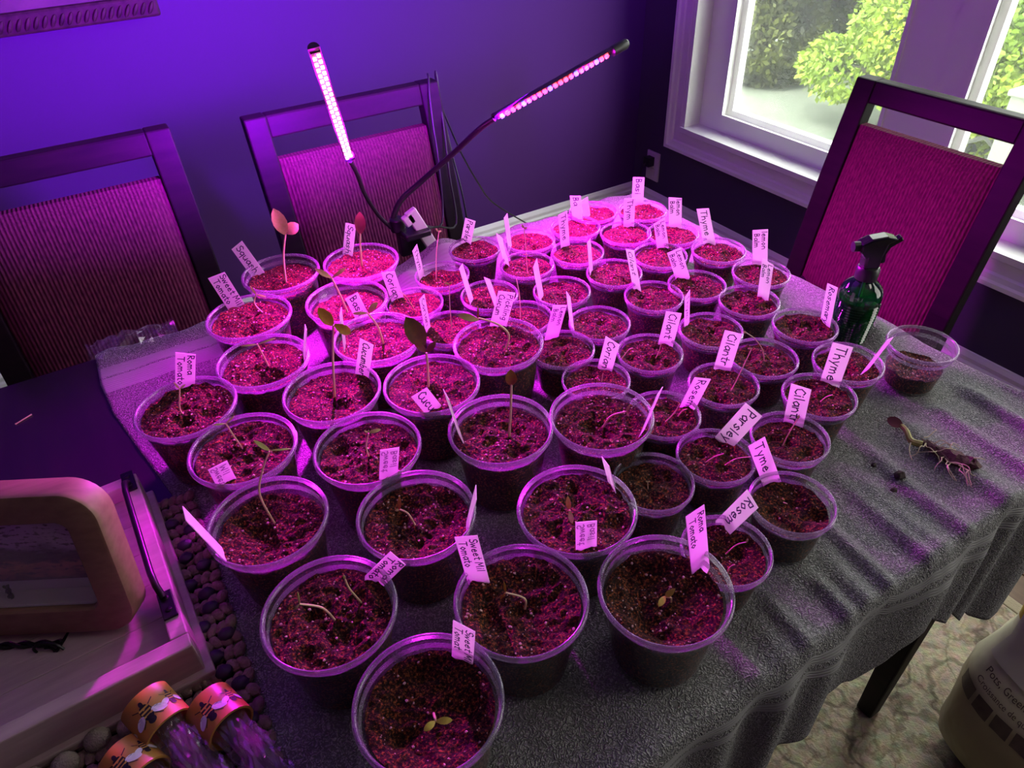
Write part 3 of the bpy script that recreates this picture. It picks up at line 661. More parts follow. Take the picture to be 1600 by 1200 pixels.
SEEDS=[[20,[[0.1761,0.9968,0.825],[0.183,0.9956,0.8711],[0.1935,0.9938,0.9043]],[[[0.1935,0.9938,0.9043],[0.1862,0.995,0.9459],0.0201,"p"],[[0.1939,0.9937,0.9063],[0.2144,0.9901,0.9161],0.0181,"p"]]],[19,[[0.2886,0.9649,0.831],[0.292,0.9639,0.8674],[0.2959,0.9627,0.8912]],[[[0.2952,0.9629,0.8871],[0.3001,0.9614,0.9225],0.0161,"r"]]],[18,[[0.226,0.8654,0.823],[0.2207,0.8668,0.8558],[0.2147,0.8684,0.8837]],[[[0.2147,0.8684,0.8837],[0.1965,0.8731,0.9013],0.0073,"p"],[[0.2155,0.8682,0.8835],[0.2363,0.8628,0.8952],0.0055,"p"]]],[17,[[0.1224,0.9199,0.831],[0.114,0.9211,0.8502],[0.1193,0.9203,0.8643]],[[[0.1193,0.9203,0.8643],[0.1148,0.9209,0.8799],0.0029,"p"],[[0.1193,0.9203,0.8643],[0.1313,0.9187,0.8568],0.0029,"p"]]],[14,[[0.092,0.7909,0.829],[0.0881,0.7914,0.8585],[0.0868,0.7915,0.8688]],[[[0.0866,0.7915,0.8679],[0.0674,0.7938,0.8714],0.0025,"p"],[[0.0873,0.7915,0.8677],[0.1098,0.7888,0.87],0.0025,"p"]]],[12,[[0.1422,0.6886,0.828],[0.1506,0.6869,0.8834],[0.1597,0.685,0.9275]],[[[0.159,0.6852,0.9277],[0.1481,0.6874,0.9535],0.0135,"o"],[[0.1605,0.6848,0.9282],[0.1761,0.6816,0.9117],0.0112,"o"]]],[13,[[0.2427,0.6342,0.833],[0.2452,0.6332,0.8675],[0.2456,0.6331,0.8851]],[[[0.244,0.6337,0.8955],[0.2298,0.6391,0.9373],0.0224,"d"],[[0.2457,0.633,0.886],[0.2339,0.6376,0.9035],0.0075,"r"],[[0.2464,0.6328,0.8859],[0.2575,0.6285,0.8985],0.0075,"r"]]],[16,[[0.2356,0.7581,0.829],[0.2327,0.759,0.8571],[0.2235,0.7618,0.8796]],[[[0.2235,0.7618,0.8796],[0.2061,0.7672,0.8822],0.0042,"p"],[[0.2244,0.7615,0.8804],[0.2381,0.7573,0.8931],0.0076,"p"]]],[15,[[0.3573,0.6471,0.832],[0.3631,0.6439,0.8575],[0.3519,0.6501,0.8748],[0.3315,0.6614,0.8858]],[[[0.3313,0.6614,0.883],[0.3091,0.6737,0.8922],0.0088,"p"],[[0.3308,0.6617,0.8859],[0.3318,0.6612,0.9016],0.0024,"o"]]],[9,[[0.2812,0.51,0.826],[0.2844,0.5082,0.8682],[0.2862,0.5072,0.9034]],[[[0.2861,0.5073,0.9017],[0.2863,0.5072,0.9228],0.0121,"o"]]],[11,[[-0.0202,0.7492,0.833],[-0.0221,0.7492,0.8449],[-0.0141,0.7494,0.8699]],[[[-0.0141,0.7494,0.8699],[-0.0173,0.7493,0.8817],0.0024,"p"],[[-0.0141,0.7494,0.8699],[-0.0064,0.7496,0.8738],0.0024,"p"]]],[7,[[0.0232,0.6514,0.832],[0.0192,0.6515,0.8543],[0.0161,0.6516,0.8744]],[[[0.0161,0.6516,0.8744],[0.0027,0.6521,0.8788],0.0022,"p"],[[0.0161,0.6516,0.8744],[0.0265,0.6513,0.8804],0.0022,"p"]]],[4,[[0.0223,0.5379,0.821],[0.0187,0.538,0.8536],[0.0203,0.538,0.8744],[0.0308,0.5375,0.8984],[0.0399,0.5371,0.913]],[[[0.0401,0.5371,0.9138],[0.03,0.5376,0.9318],0.0044,"p"],[[0.0401,0.5371,0.9138],[0.0596,0.5363,0.9066],0.0019,"p"]]],[8,[[0.1363,0.5621,0.829],[0.1355,0.5623,0.8486],[0.141,0.561,0.8662]],[[[0.1405,0.5611,0.8673],[0.1537,0.5579,0.8676],0.0041,"p"],[[0.1405,0.5611,0.8673],[0.1371,0.5619,0.8711],0.0021,"p"]]],[5,[[0.1396,0.4533,0.824],[0.135,0.4548,0.8446],[0.1284,0.4568,0.8533]],[[[0.1278,0.457,0.8534],[0.1302,0.4562,0.8715],0.0038,"o"],[[0.1278,0.457,0.8534],[0.1237,0.4583,0.853],0.0025,"p"]]],[1,[[0.035,0.3918,0.828],[0.0281,0.3924,0.8529],[0.0124,0.3938,0.8692]],[[[0.0124,0.3938,0.8692],[0.0144,0.3936,0.8853],0.0017,"p"],[[0.0124,0.3938,0.8692],[0.0067,0.3943,0.865],0.0017,"p"]]],[1,[[0.0608,0.3973,0.828],[0.0544,0.3983,0.8527],[0.0532,0.3985,0.8669]],[[[0.0532,0.3985,0.8669],[0.0532,0.3985,0.8731],0.0023,"p"]]],[2,[[0.1799,0.3146,0.827],[0.1797,0.3147,0.8423],[0.1661,0.3225,0.8517]],[[[0.1661,0.3225,0.8517],[0.1654,0.3229,0.8679],0.0023,"o"],[[0.1657,0.3227,0.8518],[0.1619,0.3249,0.842],0.0017,"o"]]],[3,[[0.2947,0.2549,0.819],[0.2939,0.2553,0.826],[0.2906,0.2582,0.826]],[[[0.2911,0.2587,0.826],[0.2958,0.2537,0.8396],0.0054,"y"],[[0.2906,0.259,0.826],[0.2791,0.2541,0.826],0.0054,"y"]]],[0,[[0.072,0.2779,0.819],[0.0705,0.2717,0.826],[0.0698,0.268,0.826]],[[[0.0698,0.268,0.826],[0.0811,0.262,0.826],0.0055,"y"],[[0.0693,0.2683,0.826],[0.0586,0.2664,0.826],0.0055,"y"]]],[6,[[0.2676,0.3673,0.833],[0.266,0.3685,0.8452],[0.265,0.3692,0.8506]],[[[0.2645,0.3696,0.8515],[0.2634,0.3704,0.8701],0.005,"y"],[[0.265,0.3692,0.8506],[0.2629,0.3617,0.84],0.005,"p"]]],[10,[[0.3788,0.4667,0.826],[0.3854,0.4612,0.8441],[0.3982,0.4509,0.852]],[[[0.3982,0.4509,0.852],[0.4004,0.4491,0.8623],0.0029,"p"],[[0.3982,0.4509,0.852],[0.4002,0.4493,0.8447],0.0021,"p"]]],[55,[[0.3894,0.9173,0.7962],[0.3948,0.9151,0.846],[0.4018,0.9121,0.8809]],[[[0.4009,0.9125,0.8811],[0.3978,0.9138,0.8867],0.003,"p"],[[0.4009,0.9125,0.8811],[0.4054,0.9106,0.8816],0.003,"p"]]],[58,[[0.3381,0.7619,0.8027],[0.339,0.7615,0.8468],[0.3413,0.7604,0.8829]],[[[0.3413,0.7604,0.8829],[0.3346,0.7634,0.8867],0.0026,"p"],[[0.3413,0.7604,0.8829],[0.3455,0.7586,0.8863],0.0026,"p"]]],[56,[[0.3204,0.8472,0.8027],[0.3122,0.8503,0.8267],[0.3033,0.8536,0.839]],[]],[44,[[0.5179,0.8478,0.8027],[0.5168,0.8484,0.8373],[0.5152,0.8494,0.8787]],[[[0.5152,0.8494,0.8787],[0.5121,0.8513,0.8852],0.003,"p"],[[0.5152,0.8494,0.8787],[0.5194,0.8468,0.8796],0.003,"p"]]],[59,[[0.4356,0.7363,0.8027],[0.4358,0.7362,0.8409],[0.4328,0.738,0.8709]],[]],[41,[[0.6278,0.758,0.8027],[0.6275,0.7583,0.8157]],[[[0.6275,0.7583,0.8157],[0.6244,0.7609,0.8166],0.002,"p"],[[0.6275,0.7583,0.8157],[0.6305,0.7558,0.8159],0.002,"p"]]],[30,[[0.5328,0.5558,0.8027],[0.5357,0.553,0.8175],[0.5367,0.5521,0.8299]],[]],[30,[[0.4947,0.5801,0.8027],[0.5016,0.5741,0.8198],[0.5059,0.5705,0.8233]],[]],[28,[[0.5609,0.4501,0.8027],[0.5646,0.4455,0.828],[0.5704,0.4383,0.8755]],[[[0.5704,0.4383,0.8755],[0.5674,0.442,0.8736],0.0024,"p"]]],[31,[[0.641,0.4686,0.8027],[0.6379,0.473,0.8237],[0.6308,0.4827,0.8388],[0.6236,0.4926,0.8459]],[[[0.6236,0.4926,0.8459],[0.6211,0.4959,0.8469],0.0034,"p"]]],[29,[[0.4452,0.5559,0.8027],[0.4461,0.5552,0.817]],[]],[25,[[0.4558,0.4521,0.8027],[0.4635,0.4442,0.8215],[0.4674,0.4403,0.8379]],[]],[25,[[0.4812,0.453,0.8027],[0.4838,0.4502,0.8124],[0.4875,0.4462,0.8164]],[]],[26,[[0.5464,0.3519,0.7982],[0.5479,0.3495,0.8198],[0.5505,0.3455,0.8433]],[[[0.5505,0.3455,0.8433],[0.5508,0.345,0.85],0.0023,"p"]]],[27,[[0.6356,0.3778,0.8027],[0.6384,0.3731,0.8146],[0.6417,0.3675,0.8208]],[]],[24,[[0.4518,0.379,0.8002],[0.4584,0.3711,0.8149],[0.4643,0.3641,0.8222]],[[[0.4643,0.3641,0.8222],[0.4651,0.3632,0.8274],0.0029,"p"]]],[24,[[0.4683,0.3645,0.8002],[0.4752,0.3557,0.8155],[0.4839,0.3445,0.8229]],[]],[22,[[0.3776,0.3831,0.7982],[0.3766,0.3841,0.8117]],[[[0.3766,0.3841,0.8117],[0.3751,0.3855,0.8122],0.0014,"p"],[[0.3766,0.3841,0.8117],[0.3784,0.3823,0.8132],0.0014,"p"]]],[21,[[0.3881,0.2782,0.7962],[0.3922,0.2724,0.8132],[0.397,0.2658,0.8216]],[[[0.397,0.2658,0.8216],[0.3976,0.265,0.8267],0.002,"p"]]],[21,[[0.3729,0.2603,0.7962],[0.3731,0.26,0.8062],[0.3752,0.257,0.8129]],[]],[23,[[0.4867,0.2952,0.7952],[0.4827,0.2882,0.8022]],[[[0.4839,0.2927,0.8022],[0.4845,0.2966,0.8022],0.0022,"y"]]],[37,[[0.6248,0.6703,0.8027],[0.6218,0.6731,0.8216]],[]]]
CUPLAB = """large clear cup nearest the camera, two-leaf sprout and Sweet Mi label at its rim
large cup with two thread sprouts and tilted Roma Tomato label, left front
large cup with curled sprout under a leaning Sweet Mil Tomato label, middle front
large cup with sunken soil, yellow-green sprout and tall Roma Tomato label, right front
large cup with tall curved sprout and edge-on label sticking out over its left rim
large clear cup with Y-shaped sprout and an edge-on label poking past its right rim
large brim-full cup with upright yellow sprout and faded Sweet Basil label at its front
large cup with thin forked sprout and pale label leaning at its left front rim
large clear cup with small hooked sprout and faded label at its front right rim
large clear cup whose single straight stem ends in a round brown cap
large clear cup with thick glassy rim and white curled sprout, touching the capped-stem cup
large leftmost cup on the towel with upright Roma Tomato label at its back
large cup with tall stem carrying two brown oval leaves and a Cucumber label
large cup with dark round-leaved seedling and short Cucu label at its front
large cup with faint forked sprout between the leftmost Roma Tomato and Sweet Mil Tomato cups
large cup with pale bent seedling and Pickling Cucum label, middle of the table
large cup with slanted narrow-leaved seedling and a sliver label at its left
large cup with Sweet Mil Tomato label sticking up left, beside the left chair
large half-filled cup with long thin two-leaf sprout and Basil label at its front
large back cup with one reddish paddle-leaf seedling and upright Squash label
large back left cup with folded squash leaves and slanted Squash label
small cup right of the tall Roma Tomato label with Rosem label at its back
small unlabelled cup of dark soil with one tiny sprout, right of the brim-full cup
small cup with Tyme label beside the towel folds
small cup with broad slanted Parsley label and flopped sprouts
small cup half hidden behind a large glassy-rimmed cup, short Rosem label
small cup with upright Cilantr label and one thread sprout, above the Tyme cup
small cup with bold Thyme label at the right edge of the crop
small cup with slanted Cilantr label and a long leggy sprout
small cup with Corian label, half hidden behind the large glassy-rimmed cup
small cup with Cilant label over a hole in its soil and flopped white sprouts
small unlabelled cup with looping thread sprouts behind the large Cilantr label
small cup beside the nearly empty cup, its edge-on label leaning right
nearly empty clear plastic cup with a little soil beside the spray bottle
small cup with Lemon Balm label leaning at its left back, right of the Pickling cup
small cup with a sliver-thin edge-on label on its left rim and bare soil
small cup with a narrow Thym label standing at its left rim
small cup with thin Cilant label at its back and a tiny sprout on mounded soil
small cup with Rosemary label in front of the green spray bottle
small cup with magenta Lemon Balm label at its right back, one row before the bottle
small cup with a blank narrow magenta label slanting at its left rim
small cup with a very thin blank label at its left and a tiny T-shaped sprout
small cup with pale tilted Lemon Balm label at its left back
small cup with upright lemon Balm label at the right table edge
small cup with long bare thread stem standing above its soil and narrow blank label
small cup with narrow Thyme label at its left back, third row from back
small cup with Lemon Balm label slanting inside its back rim, second row from back
small cup with greyish slanted Thyme label by the right table edge
small cup with magenta Thym label near the back corner of the table
small cup with Ba label near the back corner, bare soil
small bluish-rimmed cup with blank slanted label at its left, at the back edge
small cup with upright lemon Balm label, second from the back corner
small cup at the very back corner of the table with tall Basi label
small back-edge cup with a blank label leaning over its left rim
small cup with Parsley label at the back table edge right of the clamp
small cup with tall thread sprout and narrow Thym label, next to the clamp
small cup with Corian label, between the two-leaf sprout cup and the clamp
small cup with two blank edge-on labels crossing its rim, right of the clamp row
small cup with one tall thin T-topped sprout and narrow Corian label
small cup with narrow blank label at its left, half hidden behind the Pickling cup""".splitlines()
TAGLAB = """white label reading Squash, slanted, in the large back left cup
white label reading Sweet Mil Tomato, slanted over the cup beside the left chair
white label reading Squash, upright beside the reddish paddle leaf
white label reading Roma Tomato, upright in the leftmost cup
white label reading Corian, slanted, in the small cup left of the clamp row
narrow-looking label reading Thym beside the tall thread sprout near the clamp
magenta-lit label reading Parsley at the back table edge
blank edge-on label in the bluish-rimmed cup at the back edge
blank edge-on label in the cup with the long bare thread stem
narrow label reading Thyme in the third row from the back
magenta-lit label reading Ba near the back corner
blank label leaning left behind the Ba label
tall label reading Basi in the cup at the very back corner
magenta-lit label reading Thym in front of the tall Basi label
upright label reading lemon Balm against the dark wall, second from the back corner
magenta-lit label reading Lemon Balm, slanting inside the second-row cup
greyish slanted label reading Thyme by the right table edge
upright label reading lemon Balm against the chair by the right table edge
magenta-lit label reading Lemon Balm in the cup one row before the spray bottle
pale tilted label reading Lemon Balm left of the greyish Thyme row
magenta-lit label reading Rosemary in front of the spray bottle
very thin edge-on blank label at the cup with the T-shaped sprout
thin label reading Cilant behind the mounded-soil cup
narrow magenta blank label slanting at a left rim in the middle rows
sliver-thin blank label left of the bare-soil cup, behind the Lemon Balm label
upright label reading Lemon Balm just right of the Pickling label
slanted magenta label reading Cilant over a hole in the soil
narrow upright label reading Thym behind the Cilant label
slanted pink label reading Corian behind the glassy-rimmed cup
broad slanted label reading Cilantr beside the looping thread sprouts
bold label reading Thyme at the right edge of the crop
edge-on blank label leaning right against the nearly empty cup
upright pink label reading Cilantr above the Tyme label
short magenta label reading Rosem in the half-hidden small cup
broad slanted pink label reading Parsley
slanted label reading Tyme beside the towel folds
slanted pink label reading Rosem above the tall Roma Tomato label
tall pink label reading Roma Tomato in the sunken-soil cup
leaning label reading Sweet Mil Tomato over the middle front cup
tilted label reading Roma Tomato over the left front cup
upright label reading Sweet Mi Tomat in the cup nearest the camera
edge-on blank label sticking out over the tall curved sprout cup's left rim
edge-on blank label poking past the rim of the Y-shaped sprout cup
faded label reading Sweet Basil at the front of the brim-full cup
sliver-thin blank label at the left of the capped-stem cup
sliver-thin blank label crossing the glassy rim right of the curled sprout
edge-on blank label at the back right rim of the brim-full cup
faded label reading Sweet Basil in the small-hooked-sprout cup
pale faded label leaning at the front rim of the forked sprout cup on the left
short magenta label reading Cucu below the dark round leaf
slanted label reading Cucumber beside the brown oval-leaved seedling
tilted label reading Basil in front of the long thin two-leaf sprout
sliver-thin blank label at the right rim of the faint forked sprout cup
sliver-thin blank label left of the narrow-leaved slanted seedling
broad label reading Pickling Cucum behind the pale bent seedling
blank edge-on label at the left rim of the double-label cup right of the clamp row
blank edge-on label just left of the Pickling label
narrow label reading Corian at the cup with the tall T-topped sprout""".splitlines()
# ---------------------------------------------------------------- towel
def sst(a, b, x): t = min(1, max(0, (x - a) / (b - a))); return t * t * (3 - 2 * t)
def xleft(y): return np.interp(y, [.20, .36, .48, .58, .72, .83, .93, 1.01, 1.10], [-.066, -.066, -.060, -.052, -.066, -.088, -.107, -.114, -.112])
def hem(x): return .210 - .060 * sst(.53, .63, x) + .18 * sst(.58, .92, x) - .05 * sst(.2, -.1, x)
TE, NE = .928, .190        # table-top limits of the cloth (right end, near edge)
CUPR = [.0585] * 21 + [.0435] * 39
def towel_z(x, y):
    n = noise.noise((x * 7, y * 3, 1.3)) * .5 + .5
    ph = 2 * PI * (x - .10 * (y - .3) + .02 * noise.noise((x * 4, y * 4, 0))) / .066
    ridge = max(0, math.sin(ph)) ** 2 * .009 + max(0, math.sin(ph * .53 + 1.1)) ** 4 * .008
    wgt = sst(.40, .20, y) * sst(.28, .42, x) * (.35 + .65 * n)
    wgt = max(wgt, .8 * sst(.60, .66, x) * sst(.37, .30, y) * (.3 + .7 * n))
    d = min(math.hypot(x - a, y - b) - r * .78 for (a, b), r in zip(CUPS, CUPR))
    k = sst(-.002, .030, d)
    z = ridge * wgt * k + (.003 * noise.noise((x * 11, y * 11, 5)) + .002 * noise.noise((x * 25, y * 25, 2))) * k
    z += .012 * sst(1.03, 1.085, y) * (.5 + .5 * math.sin(x * 31 + 2 * math.sin(x * 9))) * sst(.25, .0, abs(x - .05)) * .6
    z += .040 * math.exp(-((x - .47) / .05) ** 2 - ((y - 1.06) / .028) ** 2) + .022 * math.exp(-((x - .385) / .03) ** 2 - ((y - 1.02) / .02) ** 2)
    z += .030 * math.exp(-((x - .885) / .03) ** 2 - ((y - .50) / .05) ** 2)
    return .7475 + z
nx, ny = 250, 260; vs, uvs = [], []
for j in range(ny + 1):
    for i in range(nx + 1):
        b = j / ny; a = i / nx
        yarc0 = 1.092 + .006 * math.sin(a * 40) + .004 * math.sin(a * 97)
        s0 = a * 1.2                                     # rough x for the hem length
        L = (yarc0 - NE) + hem(-.1 + a * 1.06)
        t_ = yarc0 - b * L                                # y before draping, below NE hangs
        xl = float(xleft(t_)); xr = TE + .018 + .09 * sst(.24, .42, t_)
        s = xl + a * (xr - xl)
        dx, dy = max(0, s - TE), max(0, NE - t_); d = math.hypot(dx, dy)
        if d > 0:
            rr_ = .016; hz_ = rr_ * (1 - math.exp(-d / rr_)); dr = d - hz_
            ux, uy = dx / d, -dy / d
            f = (.006 * math.sin(s * 62 + 2 * math.sin(s * 17)) + .006 * math.sin(s * 27)) * sst(0, .09, d) * (1 if dx <= 0 else sst(.05, 0, dx))
            px, py = min(s, TE) + ux * hz_ + .25 * min(dx, .0), max(t_, NE) + uy * hz_ + f * (1 if dy > 0 else 0)
            if dx > 0 and dy > 0: px += .02 * sst(0, .1, min(dx, dy)); py -= .02 * sst(0, .1, min(dx, dy))
            pz = towel_z(min(s, TE), max(t_, NE)) - dr
        else:
            px, py, pz = s, t_, towel_z(s, t_)
        vs.append((px, py, pz)); uvs.append((s, (1.092 - t_) / 1.3))
fs = [(j * (nx + 1) + i, (j + 1) * (nx + 1) + i, (j + 1) * (nx + 1) + i + 1, j * (nx + 1) + i + 1) for j in range(ny) for i in range(nx)]
me = MB().add(vs, fs).mesh('bath_towel', M['towel'], True, 3)
uvl = me.uv_layers.new(name='arc'); li = np.zeros(len(me.loops), int); me.loops.foreach_get('vertex_index', li)
uvl.data.foreach_set('uv', np.array(uvs)[li].ravel())
o = put('bath_towel', me, None, (0, 0, 0), 'grey terry bath towel spread over the dining table under the cups', 'towel')
sm = o.modifiers.new('thickness', 'SOLIDIFY'); sm.thickness = .003; sm.offset = -1
# ---------------------------------------------------------------- cups with soil and seedlings
CB = .7502
def cupdims(i): return (.0585, .0948, 64) if i < 21 else (.0435, .0640, 48)
def wall_r(R, H_, z): return R * (.72 + (.905 - .72) * min(1, max(0, (z - .004) / (H_ - .016))))
cupmesh = {}
for big in (0, 1):
    R, Hh, n = cupdims(0 if big else 30)
    prof = [(.0005, .0016), (.66 * R, .0010), (.70 * R, .0004), (.718 * R, .003)] + [(wall_r(R, Hh, z), z) for z in np.linspace(.006, Hh - .0125, 6)] + [(.925 * R, Hh - .011), (.932 * R, Hh - .004), (.935 * R, Hh - .0015)]
    cupmesh[big] = (MB().lathe(prof, n).mesh('cup_wall', M['cup'], True, 2), MB().lathe([(.925 * R, Hh - .0035), (.94 * R, Hh - .0006), (.962 * R, Hh), (.99 * R, Hh - .0006), (R, Hh - .0028), (.995 * R, Hh - .005), (.965 * R, Hh - .0044)], n, closed=True).mesh('rim', M['rim'], True, 1.2),
                     MB().lathe([(.905 * R, Hh - .0150), (.926 * R, Hh - .0120), (.936 * R, Hh - .0105), (.926 * R, Hh - .0095)], n, closed=True).mesh('stacking_ridge', M['rim'], True, 1.2))
def soil_h(x, y, i, R, rng):
    s = i * 7.3
    z = .0030 * noise.noise((x * 60 + s, y * 60, s)) + .0028 * noise.noise((x * 150, y * 150 + s, 1)) + .0016 * noise.noise((x * 330, y * 330, s)) - .001
    r = math.hypot(x, y) / R
    for hx, hy, hr, hd in rng: z -= hd * math.exp(-((x - hx) ** 2 + (y - hy) ** 2) / hr ** 2)
    if i in (0, 3): z += .012 * sst(.25, .95, r) - .004
    elif i in (4, 5, 2, 21, 23): z += .006 * sst(.3, .95, r) - .002
    else: z += .0015 * (1 - r)
    return z
def limb(pts, r0, r1, n=6):
    P = [Vector(p) for p in pts]; Q = []
    if len(P) == 2: P = [P[0], (P[0] + P[1]) / 2, P[1]]
    for i in range(len(P) - 1):
        p0, p1, p2, p3 = P[max(i - 1, 0)], P[i], P[i + 1], P[min(i + 2, len(P) - 1)]
        for k in range(5):
            t = k / 5; Q.append(.5 * ((2 * p1) + (p2 - p0) * t + (2 * p0 - 5 * p1 + 4 * p2 - p3) * t * t + (3 * p1 - p0 - 3 * p2 + p3) * t ** 3))
    Q.append(P[-1]); k = len(Q) - 1
    return MB().tube(Q, [r0 + (r1 - r0) * i / k for i in range(k + 1)], n)
def leaf(b, tip, wd, org=(0, 0, 0)):
    b, tip = Vector(b), Vector(tip); a = tip - b; L = a.length
    view = (Vector((0, 0, 1.3657)) - Vector(org) - b).normalized(); s = a.cross(view).normalized(); nrm = s.cross(a).normalized()
    if L < .001: L = .001
    st = [(0, .22), (.12, .50), (.3, .85), (.5, 1.0), (.7, .92), (.88, .58), (1, .05)]; mb = MB(); vs = []
    for sd in (1, -1):
        for u, w_ in st:
            c = b + a * u + nrm * (.10 * L * math.sin(PI * u))
            for e in (-1, -.5, 0, .5, 1): vs.append(c + s * (e * w_ * wd / 2) + nrm * (abs(e) * w_ * wd * .12 + sd * .00035 * (1 - e * e * .9)))
    k = len(st); n1 = 5 * k; fs = []
    for i in range(k - 1):
        for j in range(4):
            q = 5 * i + j; fs.append((q, q + 1, q + 6, q + 5)); fs.append((n1 + q, n1 + q + 5, n1 + q + 6, n1 + q + 1))
    bd = list(range(0, 5)) + [5 * i + 4 for i in range(1, k)] + [5 * (k - 1) + j for j in (3, 2, 1, 0)] + [5 * i for i in range(k - 2, 0, -1)]
    for q in range(len(bd)): x, y = bd[q], bd[(q + 1) % len(bd)]; fs.append((x, n1 + x, n1 + y, y))
    return mb.add(vs, fs)
for i, (cx, cy) in enumerate(CUPS):
    R, Hh, n = cupdims(i); big = i < 21; rd = random.Random(100 + i); empty = i == 33
    t = thing('soil_cup' if empty else 'seedling_cup', CUPLAB[i], 'plastic cup' if empty else 'seedling cup', (cx, cy, CB), 0, None if empty else ('large seedling cups' if big else 'small seedling cups'))
    a, b, c = cupmesh[1 if big else 0]
    put('cup_wall', a, t); put('rim', b, t, label='glossy rolled clear rim'); put('stacking_ridge', c, t)
    zs = Hh - FILL[i]; rs_ = wall_r(R, Hh, zs) - .0012
    holes = [(rd.uniform(-.6, .6) * R, rd.uniform(-.6, .6) * R, rd.uniform(.10, .22) * R, rd.uniform(.003, .007)) for _ in range(6 if big else 4)]
    nr, ns = (26, 84) if big and i < 12 else ((18, 60) if big else (14, 48)); vs = [(0, 0, zs + soil_h(0, 0, i, R, holes))]; fs = []
    for q in range(1, nr + 1):
        r = rs_ * q / nr
        for k in range(ns):
            x, y = r * math.cos(2 * PI * k / ns), r * math.sin(2 * PI * k / ns); vs.append((x, y, min(zs + soil_h(x, y, i, R, holes), Hh - .004)))
    for r, z in ((wall_r(R, Hh, zs * .5) - .0012, zs * .5), (.70 * R, .003), (.001, .003)):
        for k in range(ns): vs.append((r * math.cos(2 * PI * k / ns), r * math.sin(2 * PI * k / ns), z))
    fs += [(0, 1 + k, 1 + (k + 1) % ns) for k in range(ns)]
    for q in range(nr + 2):
        for k in range(ns): o = 1 + q * ns; fs.append((o + k, o + ns + k, o + ns + (k + 1) % ns, o + (k + 1) % ns))
    so = obj('soil', MB().add(vs, fs), M['soil'], t)
    mb = MB(); per = rd.randint(70, 110) if big else rd.randint(34, 50)
    if i in (0, 22, 23): per //= 2
    for _ in range(per):
        r = rs_ * .97 * math.sqrt(rd.random()); an = rd.random() * 2 * PI; x, y = r * math.cos(an), r * math.sin(an)
        z = min(zs + soil_h(x, y, i, R, holes), Hh - .004); q = rd.choice((.0005, .0006, .0007, .0009, .0013)) * (1 if big else .85)
        mb.ball((x, y, z + q * .3), (q * rd.uniform(.8, 1.5), q, q * .8), 5, 3, Matrix.Rotation(rd.random() * 6, 3, 'Z'), .25, rd)
    obj('perlite', mb, M['perlite'], t, False, kind='stuff')
    for cc, pts, lvs in SEEDS:
        if cc != i: continue
        thick = .0016 if i in (9, 12, 13, 16, 18, 19, 20, 15) else (.0011 if big else .0007)
        st = obj('stem', limb(rel(pts, t.location), thick, thick * .75), M['stem'], t)
        for b0, b1, wd, cl in lvs:
            obj('leaf', leaf(*rel((b0, b1), t.location), max(wd, .0018), t.location), M['leaf_' + cl], st)
# ---------------------------------------------------------------- plant labels with handwriting
G = {'S': '50,85 30,100 10,85 15,60 40,45 50,20 30,0 5,12', 'q': '45,50 25,60 5,35 20,5 42,20 45,55 45,-35', 'u': '5,60 8,15 25,2 42,20 45,60;45,60 47,0', 'a': '45,50 25,60 5,30 20,2 42,20 45,60 50,0', 's': '42,50 22,60 8,45 38,20 25,2 5,10', 'h': '8,100 8,0;8,40 28,60 42,40 45,0', 'w': '2,60 15,0 30,50 45,0 60,60', 'e': '6,30 42,35 30,60 8,40 10,10 30,0 45,12', 't': '22,95 20,10 38,3;2,62 40,64', 'M': '2,0 10,100 32,35 55,100 62,0', 'i': '10,60 10,0;10,80 12,86', 'l': '10,100 10,0', 'o': '25,60 6,30 25,0 45,30 25,60', 'm': '5,60 5,0;5,40 20,60 30,40 30,0;30,40 45,60 56,40 58,0', 'R': '8,0 8,100 40,90 40,60 10,50 50,0', 'n': '6,60 6,0;6,40 26,60 42,40 44,0', 'C': '50,85 30,100 5,60 12,15 35,0 52,15', 'r': '6,60 6,0;6,35 20,58 36,55', 'y': '5,60 22,10;42,60 15,-35', 'p': '6,60 6,-35;6,50 30,60 42,30 25,2 6,15', 'L': '8,100 8,0 45,2', 'B': '8,0 8,100 35,90 35,60 8,50 42,40 40,10 8,0', 'T': '2,100 55,98;28,100 26,0', 'P': '8,0 8,100 42,90 42,60 10,48', 'k': '8,100 8,0;40,60 10,30 45,0', 'g': '45,50 25,60 6,30 25,5 43,25 45,60 42,-25 15,-30', 'c': '42,50 25,60 6,30 25,0 44,10', 'b': '8,100 8,0;8,40 30,60 44,30 28,0 8,12', ' ': ''}
G = {k: [[tuple(float(x) / 100 for x in p.split(',')) for p in s.split()] for s in v.split(';') if s] for k, v in G.items()}
ADV = {'i': .28, 'l': .26, 'M': .78, 'm': .74, 'w': .72, ' ': .3, 'r': .46, 't': .48, 'T': .62}
